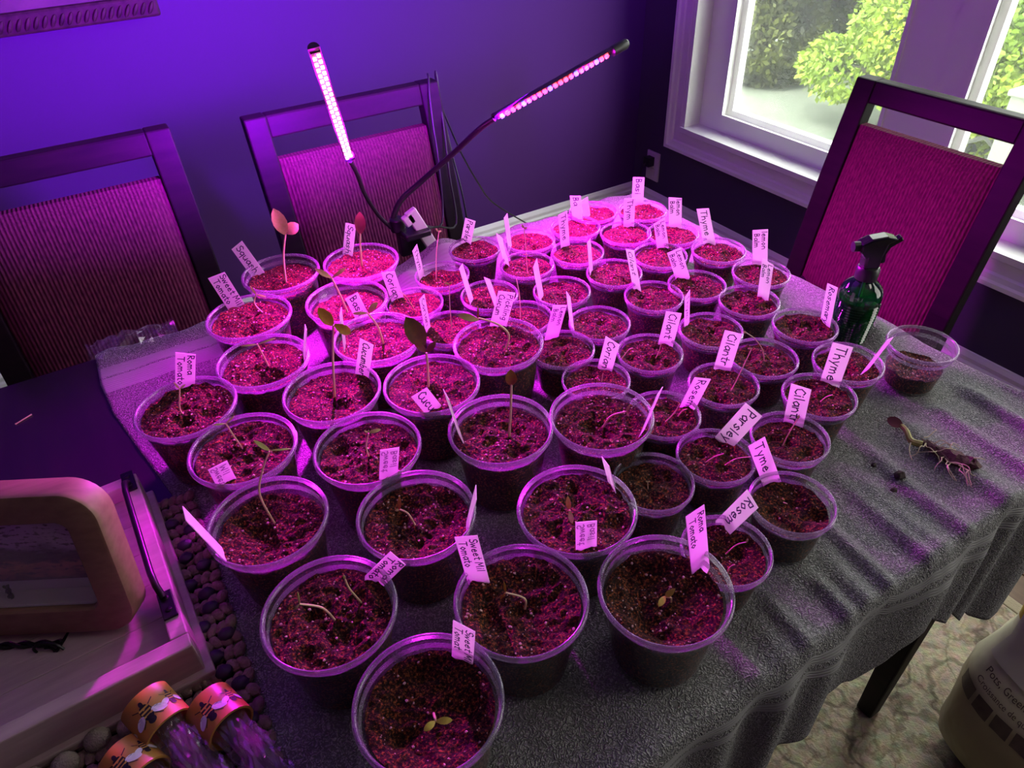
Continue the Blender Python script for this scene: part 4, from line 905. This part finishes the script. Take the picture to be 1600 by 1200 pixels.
for ti, (ci, P0, P1, W_, WD, txt, fl) in enumerate(TAGS):
    P0, P1, wv = Vector(P0), Vector(P1), Vector(W_).normalized(); ax = (P0 - P1); Ln = ax.length; ax.normalize(); wv = (wv - ax * wv.dot(ax)).normalized()
    nv = ax.cross(wv).normalized()
    if nv.dot(Vector((0, 0, 1.3657)) - P1) < 0: nv = -nv
    hw = WD / 2; rd = random.Random(ti); sk = rd.uniform(-.002, .002)
    out = [P1 - wv * hw + ax * sk, P1 + wv * hw - ax * sk, P0 + wv * hw + ax * .002, P0 + wv * .002 + ax * .013, P0 - wv * .002 + ax * .013, P0 - wv * hw + ax * .002]
    vs = [p + nv * s - P0 for s in (.0004, -.0004) for p in out]; k = 6
    # six outline points give two faces and a rim
    fs = [tuple(range(k)), tuple(range(2 * k - 1, k - 1, -1))] + [(q, q + k, (q + 1) % k + k, (q + 1) % k) for q in range(k)]
    lo = obj('plant_label', MB().add(vs, fs), M['label'], None, False, loc=P0, label=TAGLAB[ti], cat='plant label', group='plant labels')
    if not txt: continue
    lines = txt.split('/'); mb = MB(); nl = len(lines); hgt = WD * (.50 if nl == 1 else .34); mir = -1 if fl == 'm' else 1
    for li_, ln in enumerate(lines):
        base = (-.22 * WD if nl == 1 else (.10 * WD if li_ == 0 else -.38 * WD)); adv = sum(ADV.get(ch, .56) for ch in ln) * hgt
        kx = min(1.5, Ln * .94 / adv); x = Ln * .05 + (0 if li_ == 0 else Ln * .05); th = hgt * .045 + .00022
        for ch in ln:
            yo = rd.uniform(-.04, .04) * hgt
            for stv in G[ch]:
                for p, q in zip(stv[:-1], stv[1:]):
                    A = Vector((x + p[0] * hgt * kx, base + p[1] * hgt + yo)); B = Vector((x + q[0] * hgt * kx, base + q[1] * hgt + yo)); d = (B - A)
                    if d.length < 1e-7: continue
                    d.normalize(); e = Vector((-d.y, d.x)) * th; A = A - d * th * .6; B = B + d * th * .6
                    if max(A.x, B.x) > Ln + .001: continue
                    mb.add([P1 - P0 + ax * v.x + wv * (v.y * mir) + nv * .00055 for v in (A + e, A - e, B - e, B + e)], [(0, 1, 2, 3)])
            x += ADV.get(ch, .56) * hgt * kx
    if mb.f: obj('lettering', mb, M['inkpale' if fl == 'm' else 'ink'], lo, False)
# ---------------------------------------------------------------- grow light on its clamp
t = thing('grow_light', 'two-armed clip-on grow light with black goosenecks, clamped on the table edge', 'grow light', (.43, 1.10, .745)); gl = t.location
def gp(name, mb, m, par=None, smooth=True, **k): mb.v = rel(mb.v, gl); return obj(name, mb, m, par or t, smooth, **k)
cl = gp('clamp', MB().box((.44, 1.115, .79), (.05, .055, .012)).box((.44, 1.13, .765), (.05, .02, .05)).box((.44, 1.10, .712), (.045, .07, .012)).tube([(.418, 1.13, .79), (.418, 1.13, .815)], .014, 14), M['black'], bev=.003)
lv = gp('clamp_lever', MB().box((0, 0, 0), (.022, .012, .085)).box((-.010, 0, .030), (.02, .012, .02)), M['white_plastic'], bev=.002, label='pale clamp lever catching daylight')
lv.location = (.452 - gl.x, 1.105 - gl.y, .795 - gl.z); lv.data.transform(Matrix.Translation(gl)); lv.rotation_euler = (0, math.radians(-24), 0)
gp('gooseneck', limb([(.407, 1.135, .80), (.43, 1.135, .84), (.47, 1.118, .875), (.515, 1.07, .93), (.54, 1.02, .978), (.556, .998, .997)], .0052, .0045, 10), M['rubber'])
gp('gooseneck', limb([(.405, 1.13, .80), (.385, 1.13, .83), (.358, 1.10, .885), (.340, 1.065, .935), (.326, 1.045, .967)], .0036, .0034, 10), M['rubber'])
ledm = {k: MB().box((0, 0, 0), (.0042, .0036, .0022) if k[1] == '1' else (.0058, .0054, .0030)).mesh('led', m, False) for k, m in LEDM.items()}
def light_bar(A, B, nrm, cap, kinds, label, en, cl_, beam, back):
    A, B = Vector(A), Vector(B); d = (B - A); L = d.length; d.normalize(); nv = Vector(nrm); nv = (nv - d * nv.dot(d)).normalized(); s = d.cross(nv)
    mb = MB(); prof = [(.0075 * math.cos(a), -.0085 * math.sin(a)) for a in np.linspace(0, PI, 9)]; k = len(prof)
    vs = [p + s * q[0] + nv * q[1] for p in (A, B) for q in prof]
    mb.add(vs, [(i, (i + 1) % k, k + (i + 1) % k, k + i) for i in range(k)] + [tuple(range(k - 1, -1, -1)), tuple(range(k, 2 * k))])
    bar = gp('light_bar', mb, M['black'], label=label)
    gp('led_strip', MB().box((A + B) / 2 + nv * .0006, (.0001, .0001, .0001)).add([(A + B) / 2 + d * (u * L * .47) + s * (v * .0062) + nv * w_ for w_ in (.0001, .0012) for v in (-1, 1) for u in (-1, 1)], [(0, 2, 3, 1), (4, 5, 7, 6), (0, 1, 5, 4), (2, 6, 7, 3), (0, 4, 6, 2), (1, 3, 7, 5)]), M['board'], bar, False)
    if cap: gp('end_cap', MB().lathe([(.0005, .0), (.006, .0), (.0085, .002), (.0085, .030), (.006, .034), (.0005, .034)], 18, B - d * .002, rot=frame3(s, d)), M['black'], bar); gp('glint', MB().lathe([(.0005, .0345), (.0045, .0345), (.0045, .0335)], 14, B - d * .002, rot=frame3(s, d)), M['white_plastic'], bar, label='daylight glint shaped as a pale disc on the end cap')  # white disc added to stand for daylight shining on the cap
    rot = frame3(s, nv); n = len(kinds)
    for i, kd in enumerate(kinds):
        for sd in (-1, 1):
            p = A + d * (L * (.035 + .93 * (i + .5 + .18 * sd) / n)) + s * (.0030 * sd) + nv * .0022
            o = put('led', ledm[kd], bar, p - gl); o.rotation_euler = rot.to_euler()
    for i in range(2):      # side glow of the clear tube
        p = A + d * (L * (i + .5) / 2) + nv * .018
        d_ = lamp('grow_and_fill_lamp', 'POINT', p - gl, en[0] / 2, cl_, shadow_soft_size=.006); d_.parent = t
    # the diodes' forward beam, and a back lamp added to brighten the wall
    for sg, e_, spr, cc in ((1, en[1], 2.3, cl_), (-1, en[2], 2.5, (.36, .001, 1))):
        if e_ <= 0: continue
        d_ = lamp('grow_and_fill_lamp', 'AREA', (A + B) / 2 + nv * (.0065 if sg > 0 else -.0125) - gl, e_, cc, shape='RECTANGLE', size=L * .94, size_y=.012, spread=spr)
        d_.parent = t; d_.rotation_euler = frame3(d, -Vector(beam) if sg > 0 else Vector(back)).to_euler()
    return bar
KA = 'RRBRRRRBRRRRBRRRRBRRRR'
light_bar((.326, 1.045, .968), (.262, .90, 1.164), (-.1, -.76, -.64), False, ['W' if False else k + '1' for k in KA], 'glowing light bar, blazing pink-white', (2.0, 15.5, 80), (.78, .008, .88), (-.30, -.77, -.56), (.08, -.88, -.46))
light_bar((.556, .998, .997), (.788, 1.0, 1.060), (.22, -.80, -.55), True, [k + '2' for k in 'BRRRBRRRRBRRRRBRRRBRR'], 'slanted light bar with red and blue diodes', (1.8, 12.5, 12), (.78, .008, .88), (.24, -.58, -.78), (.25, -.9, -.30))
gp('power_cord', limb([(.43, 1.135, .77), (.50, 1.22, .74), (.575, 1.285, .70), (.600, 1.325, .80), (.610, 1.355, .88), (.618, 1.375, .935), (.628, 1.392, .965), (.640, 1.418, .958), (.665, 1.432, .90), (.72, 1.46, .77), (.80, 1.54, .65), (.93, 1.70, .50), (1.10, 1.80, .35)], .0022, .0022, 7), M['rubber'])
gp('power_cord', limb([(.44, 1.135, .77), (.53, 1.22, .73), (.615, 1.300, .68), (.622, 1.325, .78), (.632, 1.350, .85), (.640, 1.372, .90), (.648, 1.395, .955), (.655, 1.415, .966), (.662, 1.428, .93), (.668, 1.40, .80), (.672, 1.37, .70), (.68, 1.36, .55)], .0020, .0020, 7), M['rubber'])
# ---------------------------------------------------------------- spray bottle, empty cup neighbours, scraps
bx, by = .846, .490
t = thing('spray_bottle', 'green ribbed glass spray bottle with a black trigger head, behind the Rosemary label', 'bottle', (bx, by, CB))
prof = [(.002, .002), (.021, 0), (.0235, .003)]; N_ = 30
for i in range(N_): z = .006 + .062 * i / (N_ - 1); prof.append((.0238 + .0050 * sst(0, .062, z) + .0007 * math.cos(i * PI), z))
prof += [(.0290, .074), (.0285, .082), (.0255, .090), (.019, .097), (.0125, .102), (.0115, .107), (.0110, .110)]
obj('bottle_glass', MB().lathe(prof, 40), M['glassb'], t)
obj('water', MB().lathe([(.001, .003), (.0205, .003)] + [(.0222 + .0050 * sst(0, .062, z), z) for z in np.linspace(.005, .066, 8)] + [(.0268, .072), (.001, .072)], 32), M['water'], t)
obj('dip_tube', MB().tube([(0, 0, .110), (.001, .001, .05), (.004, .002, .006)], .0022, 8), M['tube'], t)
hd = Vector((-by, bx, 0)).normalized() * -1    # nozzle points to the photo's left
hd = Vector((-.87, .49, 0)); sd = Vector((-hd.y, hd.x, 0)); hr = frame3(hd, (0, 0, 1))
obj('collar', MB().lathe([(.0125, .102), (.0150, .103), (.0155, .118), (.0135, .121), (.009, .122)], 28), M['black'], t)
ml = MB(); hv = [(-.010, .120), (.011, .120), (.012, .138), (.022, .146), (.023, .158), (.010, .165), (-.010, .168), (-.026, .163), (-.014, .156), (-.011, .140)]
vs = [hr @ Vector((x, w_, z)) for w_ in (-.0095, .0095) for x, z in hv]; k = len(hv)
ml.add(vs, [tuple(range(k)), tuple(range(2 * k - 1, k - 1, -1))] + [(q, k + q, k + (q + 1) % k, (q + 1) % k) for q in range(k)])
obj('spray_head', ml, M['blackgloss'], t, False, bev=.003)
obj('nozzle', MB().lathe([(.0005, 0), (.006, 0), (.007, .001), (.007, .010), (.0005, .010)], 16, hr @ Vector((.020, 0, .152)), rot=frame3((0, 0, 1), hd)), M['black'], t)
tr = [(-.030, .166), (-.034, .160), (-.020, .150), (-.016, .140), (-.018, .128), (-.013, .126), (-.010, .140), (-.014, .154)]
vs = [hr @ Vector((x, w_, z)) for w_ in (-.005, .005) for x, z in tr]; k = len(tr)
obj('trigger', MB().add(vs, [tuple(range(k)), tuple(range(2 * k - 1, k - 1, -1))] + [(q, k + q, k + (q + 1) % k, (q + 1) % k) for q in range(k)]), M['blackgloss'], t, False, bev=.0015)
# uprooted seedling lying on the towel
t = thing('uprooted_seedling', 'uprooted seedling with a tangle of pale roots lying on the towel', 'plant', (.735, .285, .752)); ul = t.location
U = lambda *p: [(x, y, z + .0005) for x, y, z in p]
def up(name, mb, m, par=None): mb.v = rel(mb.v, ul); return obj(name, mb, m, par or t)
st = up('stalk', limb([(.738, .324, .757), (.730, .312, .760), (.722, .300, .758), (.726, .288, .759)], .0028, .0042, 8), M['stalk'])
up('root_clump', MB().ball((.738, .252, .758), (.010, .020, .007), 12, 8, Matrix.Rotation(.15, 3, 'Z'), .28, random.Random(4)).ball((.732, .275, .757), (.006, .020, .005), 10, 8, Matrix.Rotation(-.2, 3, 'Z'), .25, random.Random(5)).ball((.744, .238, .757), (.009, .010, .008), 10, 8, None, .3, random.Random(6)), M['rootb'])
rd = random.Random(21)
for k in range(16):
    p = Vector((.728 + rd.uniform(-.005, .010), .300 - rd.uniform(0, .06), .760)); d = Vector((rd.uniform(-.8, .8), -1 + rd.uniform(-.2, .9), 0)).normalized(); P = [p]
    for q in range(5):
        d = (d + Vector((rd.uniform(-.8, .8), rd.uniform(-.8, .8), 0))).normalized(); P.append(P[-1] + d * .0065 + Vector((0, 0, .004 * math.sin(q * 1.5) if q < 4 else -.004)))
        P[-1].z = max(P[-1].z, .7545)
    up('root', limb(P, .0007, .0004, 5), M['root'])
up('root', limb([(.716, .297, .760), (.708, .292, .757), (.703, .286, .754), (.700, .281, .753)], .0009, .0005, 5), M['root'])
up('root', limb([(.726, .243, .762), (.728, .233, .760), (.722, .225, .756), (.718, .219, .754)], .0010, .0005, 5), M['root'])
up('leaf', leaf((.738, .322, .757), (.733, .341, .759), .013), M['leaf_red'], st)
for nm, p, r in (('soil_crumb', (.664, .272, .7525), .0055), ('soil_crumb', (.640, .262, .752), .0032), ('soil_crumb', (.655, .30, .752), .0028)):
    k = {.0055: 'dark soil crumb on the towel below the uprooted seedling', .0032: 'tiny soil crumb beside the Tyme-labelled cup, nearest the towel folds', .0028: 'tiny soil crumb on the towel between cups and uprooted seedling'}[r]
    obj(nm, MB().ball((0, 0, r * .5), (r * 1.3, r, r * .7), 10, 7, None, .25, random.Random(int(r * 1e5))), M['crumb'], None, loc=p, label=k, cat='soil crumb', group='spilled soil crumbs')
t = thing('crumpled_bag', 'crumpled clear plastic bag lying at the towel edge by the left chair', 'plastic bag', (-.055, 1.108, .748))
mb = MB(); Nn = 14; vs = []
for i in range(Nn + 1):
    for j in range(9):
        x, y = (i / Nn - .5) * .13, (j / 8 - .5) * .05 ; vs.append((x, y - .012 + .006 * noise.noise((x * 60, y * 60, 9)), .004 + .016 * abs(noise.noise((x * 55, y * 70, 3))) + .012 * (1 - (2 * j / 8 - 1) ** 2) * (1 - (2 * i / Nn - 1) ** 4)))
obj('film', mb.add(vs, [(i * 9 + j, i * 9 + j + 1, i * 9 + j + 10, i * 9 + j + 9) for i in range(Nn) for j in range(8)]), M['paper'], t, False)
obj('dropped_cotyledon', limb([(0, 0, .0008), (.010, .005, .0010), (.020, .010, .0012)], .0007, .0010, 6).ball((.0, 0, .0008), .0012, 6, 4), M['stem'], None, loc=(-.225, .985, .7452), label='tiny pale dropped sprout lying alone on the dark table top', cat='sprout')
# ---------------------------------------------------------------- woven mat, tray, shadow-box frame, easel, bee-banded tumblers
t = thing('woven_mat', 'crocheted mat of chunky cord rows under the white tray', 'mat', (-.28, .52, .7465)); ml_ = t.location
rd = random.Random(9)
for j in range(23):
    y = .335 + .0168 * j; mb = MB(); x0 = -.40 if y < .47 else -.13; n_ = int((-.050 - x0) / .0088)
    for i in range(n_ + 1):
        x = x0 + (-.050 - x0) * i / n_; mb.ball((x, y + .0016 * math.sin(i * 1.7 + j), .753 + .0008 * math.sin(i + j)), (.0060, .0088, .0056), 8, 5, Matrix.Rotation(.55 if j % 2 else -.55, 3, 'Z'))
    mb.v = rel(mb.v, ml_); obj('cord_row', mb, M['cord'], t)
for j in range(16):
    mb = MB().ball((-.066 + .010 * math.sin(j * 2.4), .372 + .0195 * j, .757), (.0085, .0075, .0055), 10, 6, None, .06, rd); mb.v = rel(mb.v, ml_); obj('bead', mb, M['bead'], t)
for j in range(7):
    mb = MB().ball((-.150 - .026 * j, .440 + .004 * math.sin(j * 2) - .001 * j, .761), (.011, .010, .010), 12, 8, None, .05, rd); mb.v = rel(mb.v, ml_); obj('pompom', mb, M['pompom'], t)
tray_a = math.radians(2); Tc = Vector((-.081, .458, .760))      # near right corner of the tray
t = thing('serving_tray', 'whitewashed wooden serving tray with black metal handle, lower left', 'tray', Tc, tray_a)
# local: x runs left (negative) from the corner, y runs away from the camera
TWd, TLn, TH = .44, .262, .042
obj('front_board', MB().box((-TWd / 2, .008, TH / 2), (TWd, .016, TH)), M['wood_white'], t, False, bev=.0015)
obj('back_board', MB().box((-TWd / 2, TLn - .008, TH / 2), (TWd, .016, TH)), M['wood_white'], t, False, bev=.0015)
for x in (-.008, -TWd + .008): obj('side_board', MB().box((x, TLn / 2, TH / 2), (.016, TLn - .032, TH)), M['wood_white'], t, False, bev=.0015)
obj('base_lip', MB().box((-TWd / 2, TLn / 2, -.001), (TWd + .014, TLn + .014, .010)), M['wood_white'], t, False, bev=.002)
for k in range(5): obj('floor_board', MB().box((-TWd / 2, .016 + .046 * (k + .5), .018), (TWd - .034, .0457, .012)), M['wood_white'], t, False, bev=.001)
h = obj('handle', MB().tube([(-.010, .064, TH + .004), (-.012, .074, TH + .012), (-.013, .09, TH + .014), (-.013, .22, TH + .014), (-.012, .236, TH + .012), (-.010, .245, TH + .004)], .0034, 10), M['blackmetal'], t)
for y in (.056, .250): obj('handle_plate', MB().box((-.009, y, TH + .001), (.013, .034, .0022)).lathe([(.0005, .0034), (.003, .003), (.0034, .0022)], 12, (-.009, y - .007, TH)).lathe([(.0005, .0034), (.003, .003), (.0034, .0022)], 12, (-.009, y + .008, TH)), M['blackmetal'], h, False, bev=.0008)
# shadow-box frame standing on a twisted-wire easel in the tray, leaning back
FC = Vector((-.1197, .5073, .792)); fr_ = Vector((.8704, -.4924, 0)); fb = Vector((.4924, .8704, 0)); lean = math.radians(11)
fu = (Vector((0, 0, 1)) * math.cos(lean) + fb * math.sin(lean)).normalized(); fn = fr_.cross(fu)   # fn: out of the face, towards the camera
t = thing('shadow_box_frame', 'pale wooden shadow-box frame with rounded corners holding a landscape print', 'picture frame', FC)
FW, FH, FD = .235, .156, .026
FR = Matrix((fr_, fu, fn)).transposed()
def FL(x, y, z): return FR @ Vector((x, y, z))                 # x right (0 = right edge), y up, z towards camera
def rring(x0, x1, y0, y1, r, n=8):
    o = []
    for cx_, cy_, a0 in ((x1 - r, y0 + r, -PI / 2), (x1 - r, y1 - r, 0), (x0 + r, y1 - r, PI / 2), (x0 + r, y0 + r, PI)):
        o += [(cx_ + r * math.cos(a0 + PI / 2 * k / n), cy_ + r * math.sin(a0 + PI / 2 * k / n)) for k in range(n + 1)]
    return o
def ringmesh(loops):
    n = len(loops[0][0]); vs = [FL(x, y, z) for lp, z in loops for x, y in lp]; m = len(loops)
    return MB().add(vs, [(i * n + j, i * n + (j + 1) % n, ((i + 1) % m) * n + (j + 1) % n, ((i + 1) % m) * n + j) for i in range(m) for j in range(n)])
e = .0; B_ = .030
oo = lambda i: rring(-FW + i, -i, i, FH - i, .030 - i); ii = lambda i: rring(-FW + B_ - i, -B_ + i, B_ - i, FH - B_ + i, .010 + i)
fo = obj('wood_frame', ringmesh([(oo(0), -FD), (oo(0), -.004), (oo(.0015), -.001), (oo(.004), 0), (ii(.002), 0), (ii(0), -.002), (ii(0), -FD)]), M['wood_pale'], t)
obj('inner_wall', ringmesh([(ii(-.0005), -.006), (ii(-.003), -.006), (ii(-.003), -FD), (ii(-.0005), -FD)]), M['white_card'], t)
pw = MB().add([FL(x, y, z) for z in (-FD + .002, -FD) for x, y in ((-FW + B_, B_ + .016), (-B_ - .012, B_ + .016), (-B_ - .012, FH - B_ - .010), (-FW + B_, FH - B_ - .010))], [(0, 1, 2, 3), (7, 6, 5, 4), (0, 4, 5, 1), (1, 5, 6, 2), (2, 6, 7, 3), (3, 7, 4, 0)])
po = obj('landscape_print', MB().add([tuple(FR.inverted() @ Vector(v)) for v in pw.v], pw.f), M['print'], t, False)
po.matrix_local = FR.to_4x4()
obj('backing', MB().add([FL(x, y, -FD - q) for q in (.001, .004) for x, y in ((-FW + .02, .02), (-.02, .02), (-.02, FH - .02), (-FW + .02, FH - .02))], [(0, 1, 2, 3), (7, 6, 5, 4), (0, 4, 5, 1), (1, 5, 6, 2), (2, 6, 7, 3), (3, 7, 4, 0)]), M['white_card'], t, False)
def twist(pts, r, turns, n=None):
    P = [Vector(p) for p in pts]; mb = MB()
    for ph in (0, PI):
        Q = []
        for i in range(len(P) - 1):
            k_ = 16
            for q in range(k_): Q.append((P[i].lerp(P[i + 1], q / k_), i + q / k_))
        Q.append((P[-1], len(P) - 1)); d = (P[-1] - P[0]).normalized(); a = d.orthogonal().normalized(); b = d.cross(a)
        mb.tube([p + (a * math.cos(u * turns + ph) + b * math.sin(u * turns + ph)) * r for p, u in Q], r * .95, 6)
    return mb
for x in (-.118, -B_ - .008): obj('twisted_peg', twist([FL(x, B_, -FD + .010), FL(x, B_ + .018, -FD + .010)], .0014, 9), M['blackmetal'], t)
obj('glass', MB().add([FL(x, y, z) for z in (-.005, -.0065) for x, y in ((-FW + B_ + .001, B_ + .001), (-B_ - .001, B_ + .001), (-B_ - .001, FH - B_ - .001), (-FW + B_ + .001, FH - B_ - .001))], [(0, 1, 2, 3), (7, 6, 5, 4), (0, 4, 5, 1), (1, 5, 6, 2), (2, 6, 7, 3), (3, 7, 4, 0)]), M['pane'], t, False)
t = thing('wire_easel', 'black twisted-wire easel under the shadow-box frame', 'easel', FC)
eb = FL(0, -.004, .004)
obj('front_rail', twist([FL(-.225, -.006, .004), FL(-.15, -.006, .004), FL(-.075, -.006, .004)], .0020, 14), M['blackmetal'], t)
for x in (-.075, -.200):
    P = [FL(x + .016 * (1 - a / 12) * math.cos(a * .9) - .010, -.008 + .010 * (1 - a / 12) * math.sin(a * .9), .010) for a in range(10)]
    obj('scroll', limb(P, .0014, .0012, 6), M['blackmetal'], t)
    obj('ledge_hook', limb([FL(x, -.008, .012), FL(x, -.007, -.008), FL(x, -.004, -.04)], .0016, .0016, 6), M['blackmetal'], t)
obj('back_leg', limb([FL(-.12, .09, -FD - .006), Vector((-.12, .03, .02)) + fb * .085 - Vector((.0, 0, .02)) * 0 + Vector((.02, 0, -.012))], .002, .002, 6), M['blackmetal'], t)
def bee(R0, z, ang, s):
    """black striped bee with pale wings as thin raised print on the band; local cylinder coordinates"""
    def P(u, v, h=.0004): a = ang + u * s / R0; return Vector(((R0 + h) * math.cos(a), (R0 + h) * math.sin(a), z + v * s))
    def blob(cu, cv, ru, rv, rot=0, h=.0004, n=12): return [P(cu + ru * math.cos(q) * math.cos(rot) - rv * math.sin(q) * math.sin(rot), cv + ru * math.cos(q) * math.sin(rot) + rv * math.sin(q) * math.cos(rot), h) for q in [2 * PI * i / n for i in range(n)]]
    bk, wg, ye = MB(), MB(), MB()
    for b in (blob(0, 0, .30, .45), blob(0, .48, .20, .18), blob(0, -.50, .10, .16)): bk.add(b, [tuple(range(12))])
    for sx in (-1, 1):
        for j in (-.3, 0, .3): bk.add([P(sx * .25, j - .03), P(sx * .25, j + .03), P(sx * .55, j * 1.7 + .05), P(sx * .55, j * 1.7)], [(0, 1, 2, 3)])
        wg.add(blob(sx * .52, .22, .36, .20, sx * .5, .0005), [tuple(range(12))])
    for v in (-.26, -.06, .14): ye.add([P(-.24, v - .045, .0006), P(.24, v - .045, .0006), P(.24, v + .045, .0006), P(-.24, v + .045, .0006)], [(0, 1, 2, 3)])
    return bk, wg, ye
def tumbler(label, base, axis, seed):
    """a clear crinkled-film bundle in a bee-printed cuff; the cuff is at the far end, the film runs out along the axis"""
    t = thing('wrapped_bundle', label, 'bundle', base, 0, 'bee-banded bundles')
    z = Vector(axis).normalized(); rot = frame3((0, 0, 1), z); rd = random.Random(seed); R0 = .0208
    band = obj('band', MB().lathe([(R0, 0), (R0, .034), (R0 - .0016, .0345), (R0 - .0022, .034), (R0 - .0022, .0005)], 44, rot=rot, closed=True), M['band'], t, label='orange bee-print cuff')
    for k, a in enumerate((.62, -.42, 2.0, -1.5, 3.0)):
        for nm, mb, m in zip(('bee_body', 'bee_wings', 'bee_stripes'), bee(R0, .018, a - .35 + rd.uniform(-.06, .06), .017 if k == 0 else .012), (M['beeblack'], M['beewing'], M['beeyellow'])):
            mb.v = [tuple(rot @ v) for v in map(Vector, mb.v)]; obj(nm, mb, m, band, False)
    vs = []; na, nz_ = 40, 26
    for i in range(nz_ + 1):
        zz = .004 + .13 * i / nz_
        for j in range(na):
            a = 2 * PI * j / na; r = .0140 + .0038 * noise.noise((math.cos(a) * 3.1 + seed, math.sin(a) * 3.1, zz * 42)) + .0030 * noise.noise((math.cos(a) * 8, math.sin(a) * 8 + seed, zz * 140))
            vs.append(rot @ Vector((r * math.cos(a), r * math.sin(a), zz)))
    obj('crinkled_film', MB().add(vs, [(i * na + j, i * na + (j + 1) % na, (i + 1) * na + (j + 1) % na, (i + 1) * na + j) for i in range(nz_) for j in range(na)]), M['cello'], t, False)
    obj('contents', MB().lathe([(.001, .004), (.009, .005), (.0095, .06), (.009, .125), (.001, .128)], 24, rot=rot), M['bundle_core'], t)
    return t
ax_ = (.30, -.80, -.02)
tumbler('bundle with bee-print cuff against the tray front, topmost of three', (-.128, .431, .794), (.34, -.86, -.20), 3)
tumbler('bundle with bee-print cuff beside the towel, right of the other two', (-.084, .409, .781), (.33, -.88, -.02), 5)
tumbler('bundle with bee-print cuff nearest the bottom left corner, lowest of three', (-.155, .401, .781), (.42, -.84, -.02), 8)
# ---------------------------------------------------------------- bag of potting mix on the rug
t = thing('potting_mix_bag', 'half-open bag of potting mix standing on the rug, yellow folded top', 'bag', (1.040, .000, .0145), math.radians(93))
# local: -x is the right end, +x the left end, +y the printed face towards the table
BE = .62
rows = [(0, .125, .09), (.02, .148, .12), (.06, .175, .145), (.11, .184, .152), (.16, .180, .142), (.21, .166, .120), (.255, .150, .092), (.295, .136, .068), (.335, .130, .058), (.348, .126, .055)]
def sup(u, e): c, s = math.cos(u), math.sin(u); return (abs(c) ** e * (1 if c > 0 else -1), abs(s) ** e * (1 if s > 0 else -1))
def bagpt(u, z, hx, hy, wob=1):
    x, y = sup(u, BE); q = 1 + .04 * wob * noise.noise((x * 2, y * 2, z * 11)) + .015 * wob * noise.noise((x * 7, y * 7, z * 25)); return (x * hx * q + .16 * max(0, z - .11), y * hy * q, z)
na = 72; vs = []
for z, hx, hy in rows: vs += [bagpt(2 * PI * j / na, z, hx, hy) for j in range(na)]
obj('bag_body', MB().add(vs, [(i * na + j, i * na + (j + 1) % na, (i + 1) * na + (j + 1) % na, (i + 1) * na + j) for i in range(len(rows) - 1) for j in range(na)] + [tuple(range(na - 1, -1, -1))]), M['bag'], t)
vs = []
for z, hx, hy in ((0.3477, 0.1245, 0.0535), (0.3172, 0.12, 0.048), (0.2684, 0.122, 0.055)): vs += [bagpt(2 * PI * j / na, z, hx, hy) for j in range(na)]
obj('lining', MB().add(vs, [(i * na + j, (i + 1) * na + j, (i + 1) * na + (j + 1) % na, i * na + (j + 1) % na) for i in range(2) for j in range(na)]), M['bag_white'], t)
obj('white_fold', MB().add([bagpt(2 * PI * j / na, z, hx, hy) for z, hx, hy in ((.256, .1525, .095), (.297, .139, .071), (.345, .130, .060), (.361, .12, .05)) for j in range(na)], [(i * na + j, i * na + j + 1, (i + 1) * na + j + 1, (i + 1) * na + j) for i in range(3) for j in range(6, 30)]), M['bag_white'], t)
obj('potting_mix', MB().add([bagpt(2 * PI * j / na, .272 + .006 * noise.noise((j, 0, 0)), .120, .053) for j in range(na)] + [(0, 0, .24)], [(j, (j + 1) % na, na) for j in range(na)]), M['soil'], t)
vs = []
for k, (z, hx, hy) in enumerate(((0.3294, 0.132, 0.063), (0.3660, 0.128, 0.058), (0.3965, 0.122, 0.048), (0.3928, 0.108, 0.04))):
    vs += [bagpt(2 * PI * j / na, z + .014 * noise.noise((j * .21, k * .4, 2)), hx, hy) for j in range(na)]
obj('folded_top', MB().add(vs, [(i * na + j, i * na + (j + 1) % na, (i + 1) * na + (j + 1) % na, (i + 1) * na + j) for i in range(3) for j in range(na) if j < 7 or 44 <= j]), M['bag_yellow'], t)
rz_, rx_, ry_ = [r[0] for r in rows], [r[1] for r in rows], [r[2] for r in rows]
def onbag(s, z, off=.0016):
    hx, hy = np.interp(z, rz_, rx_), np.interp(z, rz_, ry_); lx = max(-.98, min(.98, .86 - s / .17))
    u = math.acos(abs(lx) ** (1 / BE) * (1 if lx > 0 else -1)); p = Vector(bagpt(u, z, hx, hy)); d = Vector((lx * .5, 1, .5)).normalized(); return p + d * off
def bagtext(txt, s0, z0, size, name):
    cu = bpy.data.curves.new(name, 'FONT'); cu.body = txt; cu.size = size; tmp = bpy.data.objects.new(name, cu); col.objects.link(tmp)
    dg = bpy.context.evaluated_depsgraph_get(); me = bpy.data.meshes.new_from_object(tmp.evaluated_get(dg)); bpy.data.objects.remove(tmp)
    for v in me.vertices: v.co = onbag(s0 + v.co.x, z0 + v.co.y)
    me.materials.clear(); me.materials.append(M['bag_ink']); put(name, me, t)
bagtext('Pots, Greenhouse Quality', .004, .232, .016, 'printed_text')
bagtext('Croissance de qualités de serre', .004, .214, .013, 'printed_text')
def patch(s0, s1, z0, z1, name, m, n=5):
    vs = [onbag(s0 + (s1 - s0) * i / n, z, .0014) for z in (z0, (z0 + z1) / 2, z1) for i in range(n + 1)]; k = n + 1
    obj(name, MB().add(vs, [(r * k + i, r * k + i + 1, (r + 1) * k + i + 1, (r + 1) * k + i) for r in range(2) for i in range(n)]), m, t)
for k in range(7): patch(-.012 + .034 * k, .016 + .034 * k, .178, .203, 'printed_picture', M['bag_ink'])
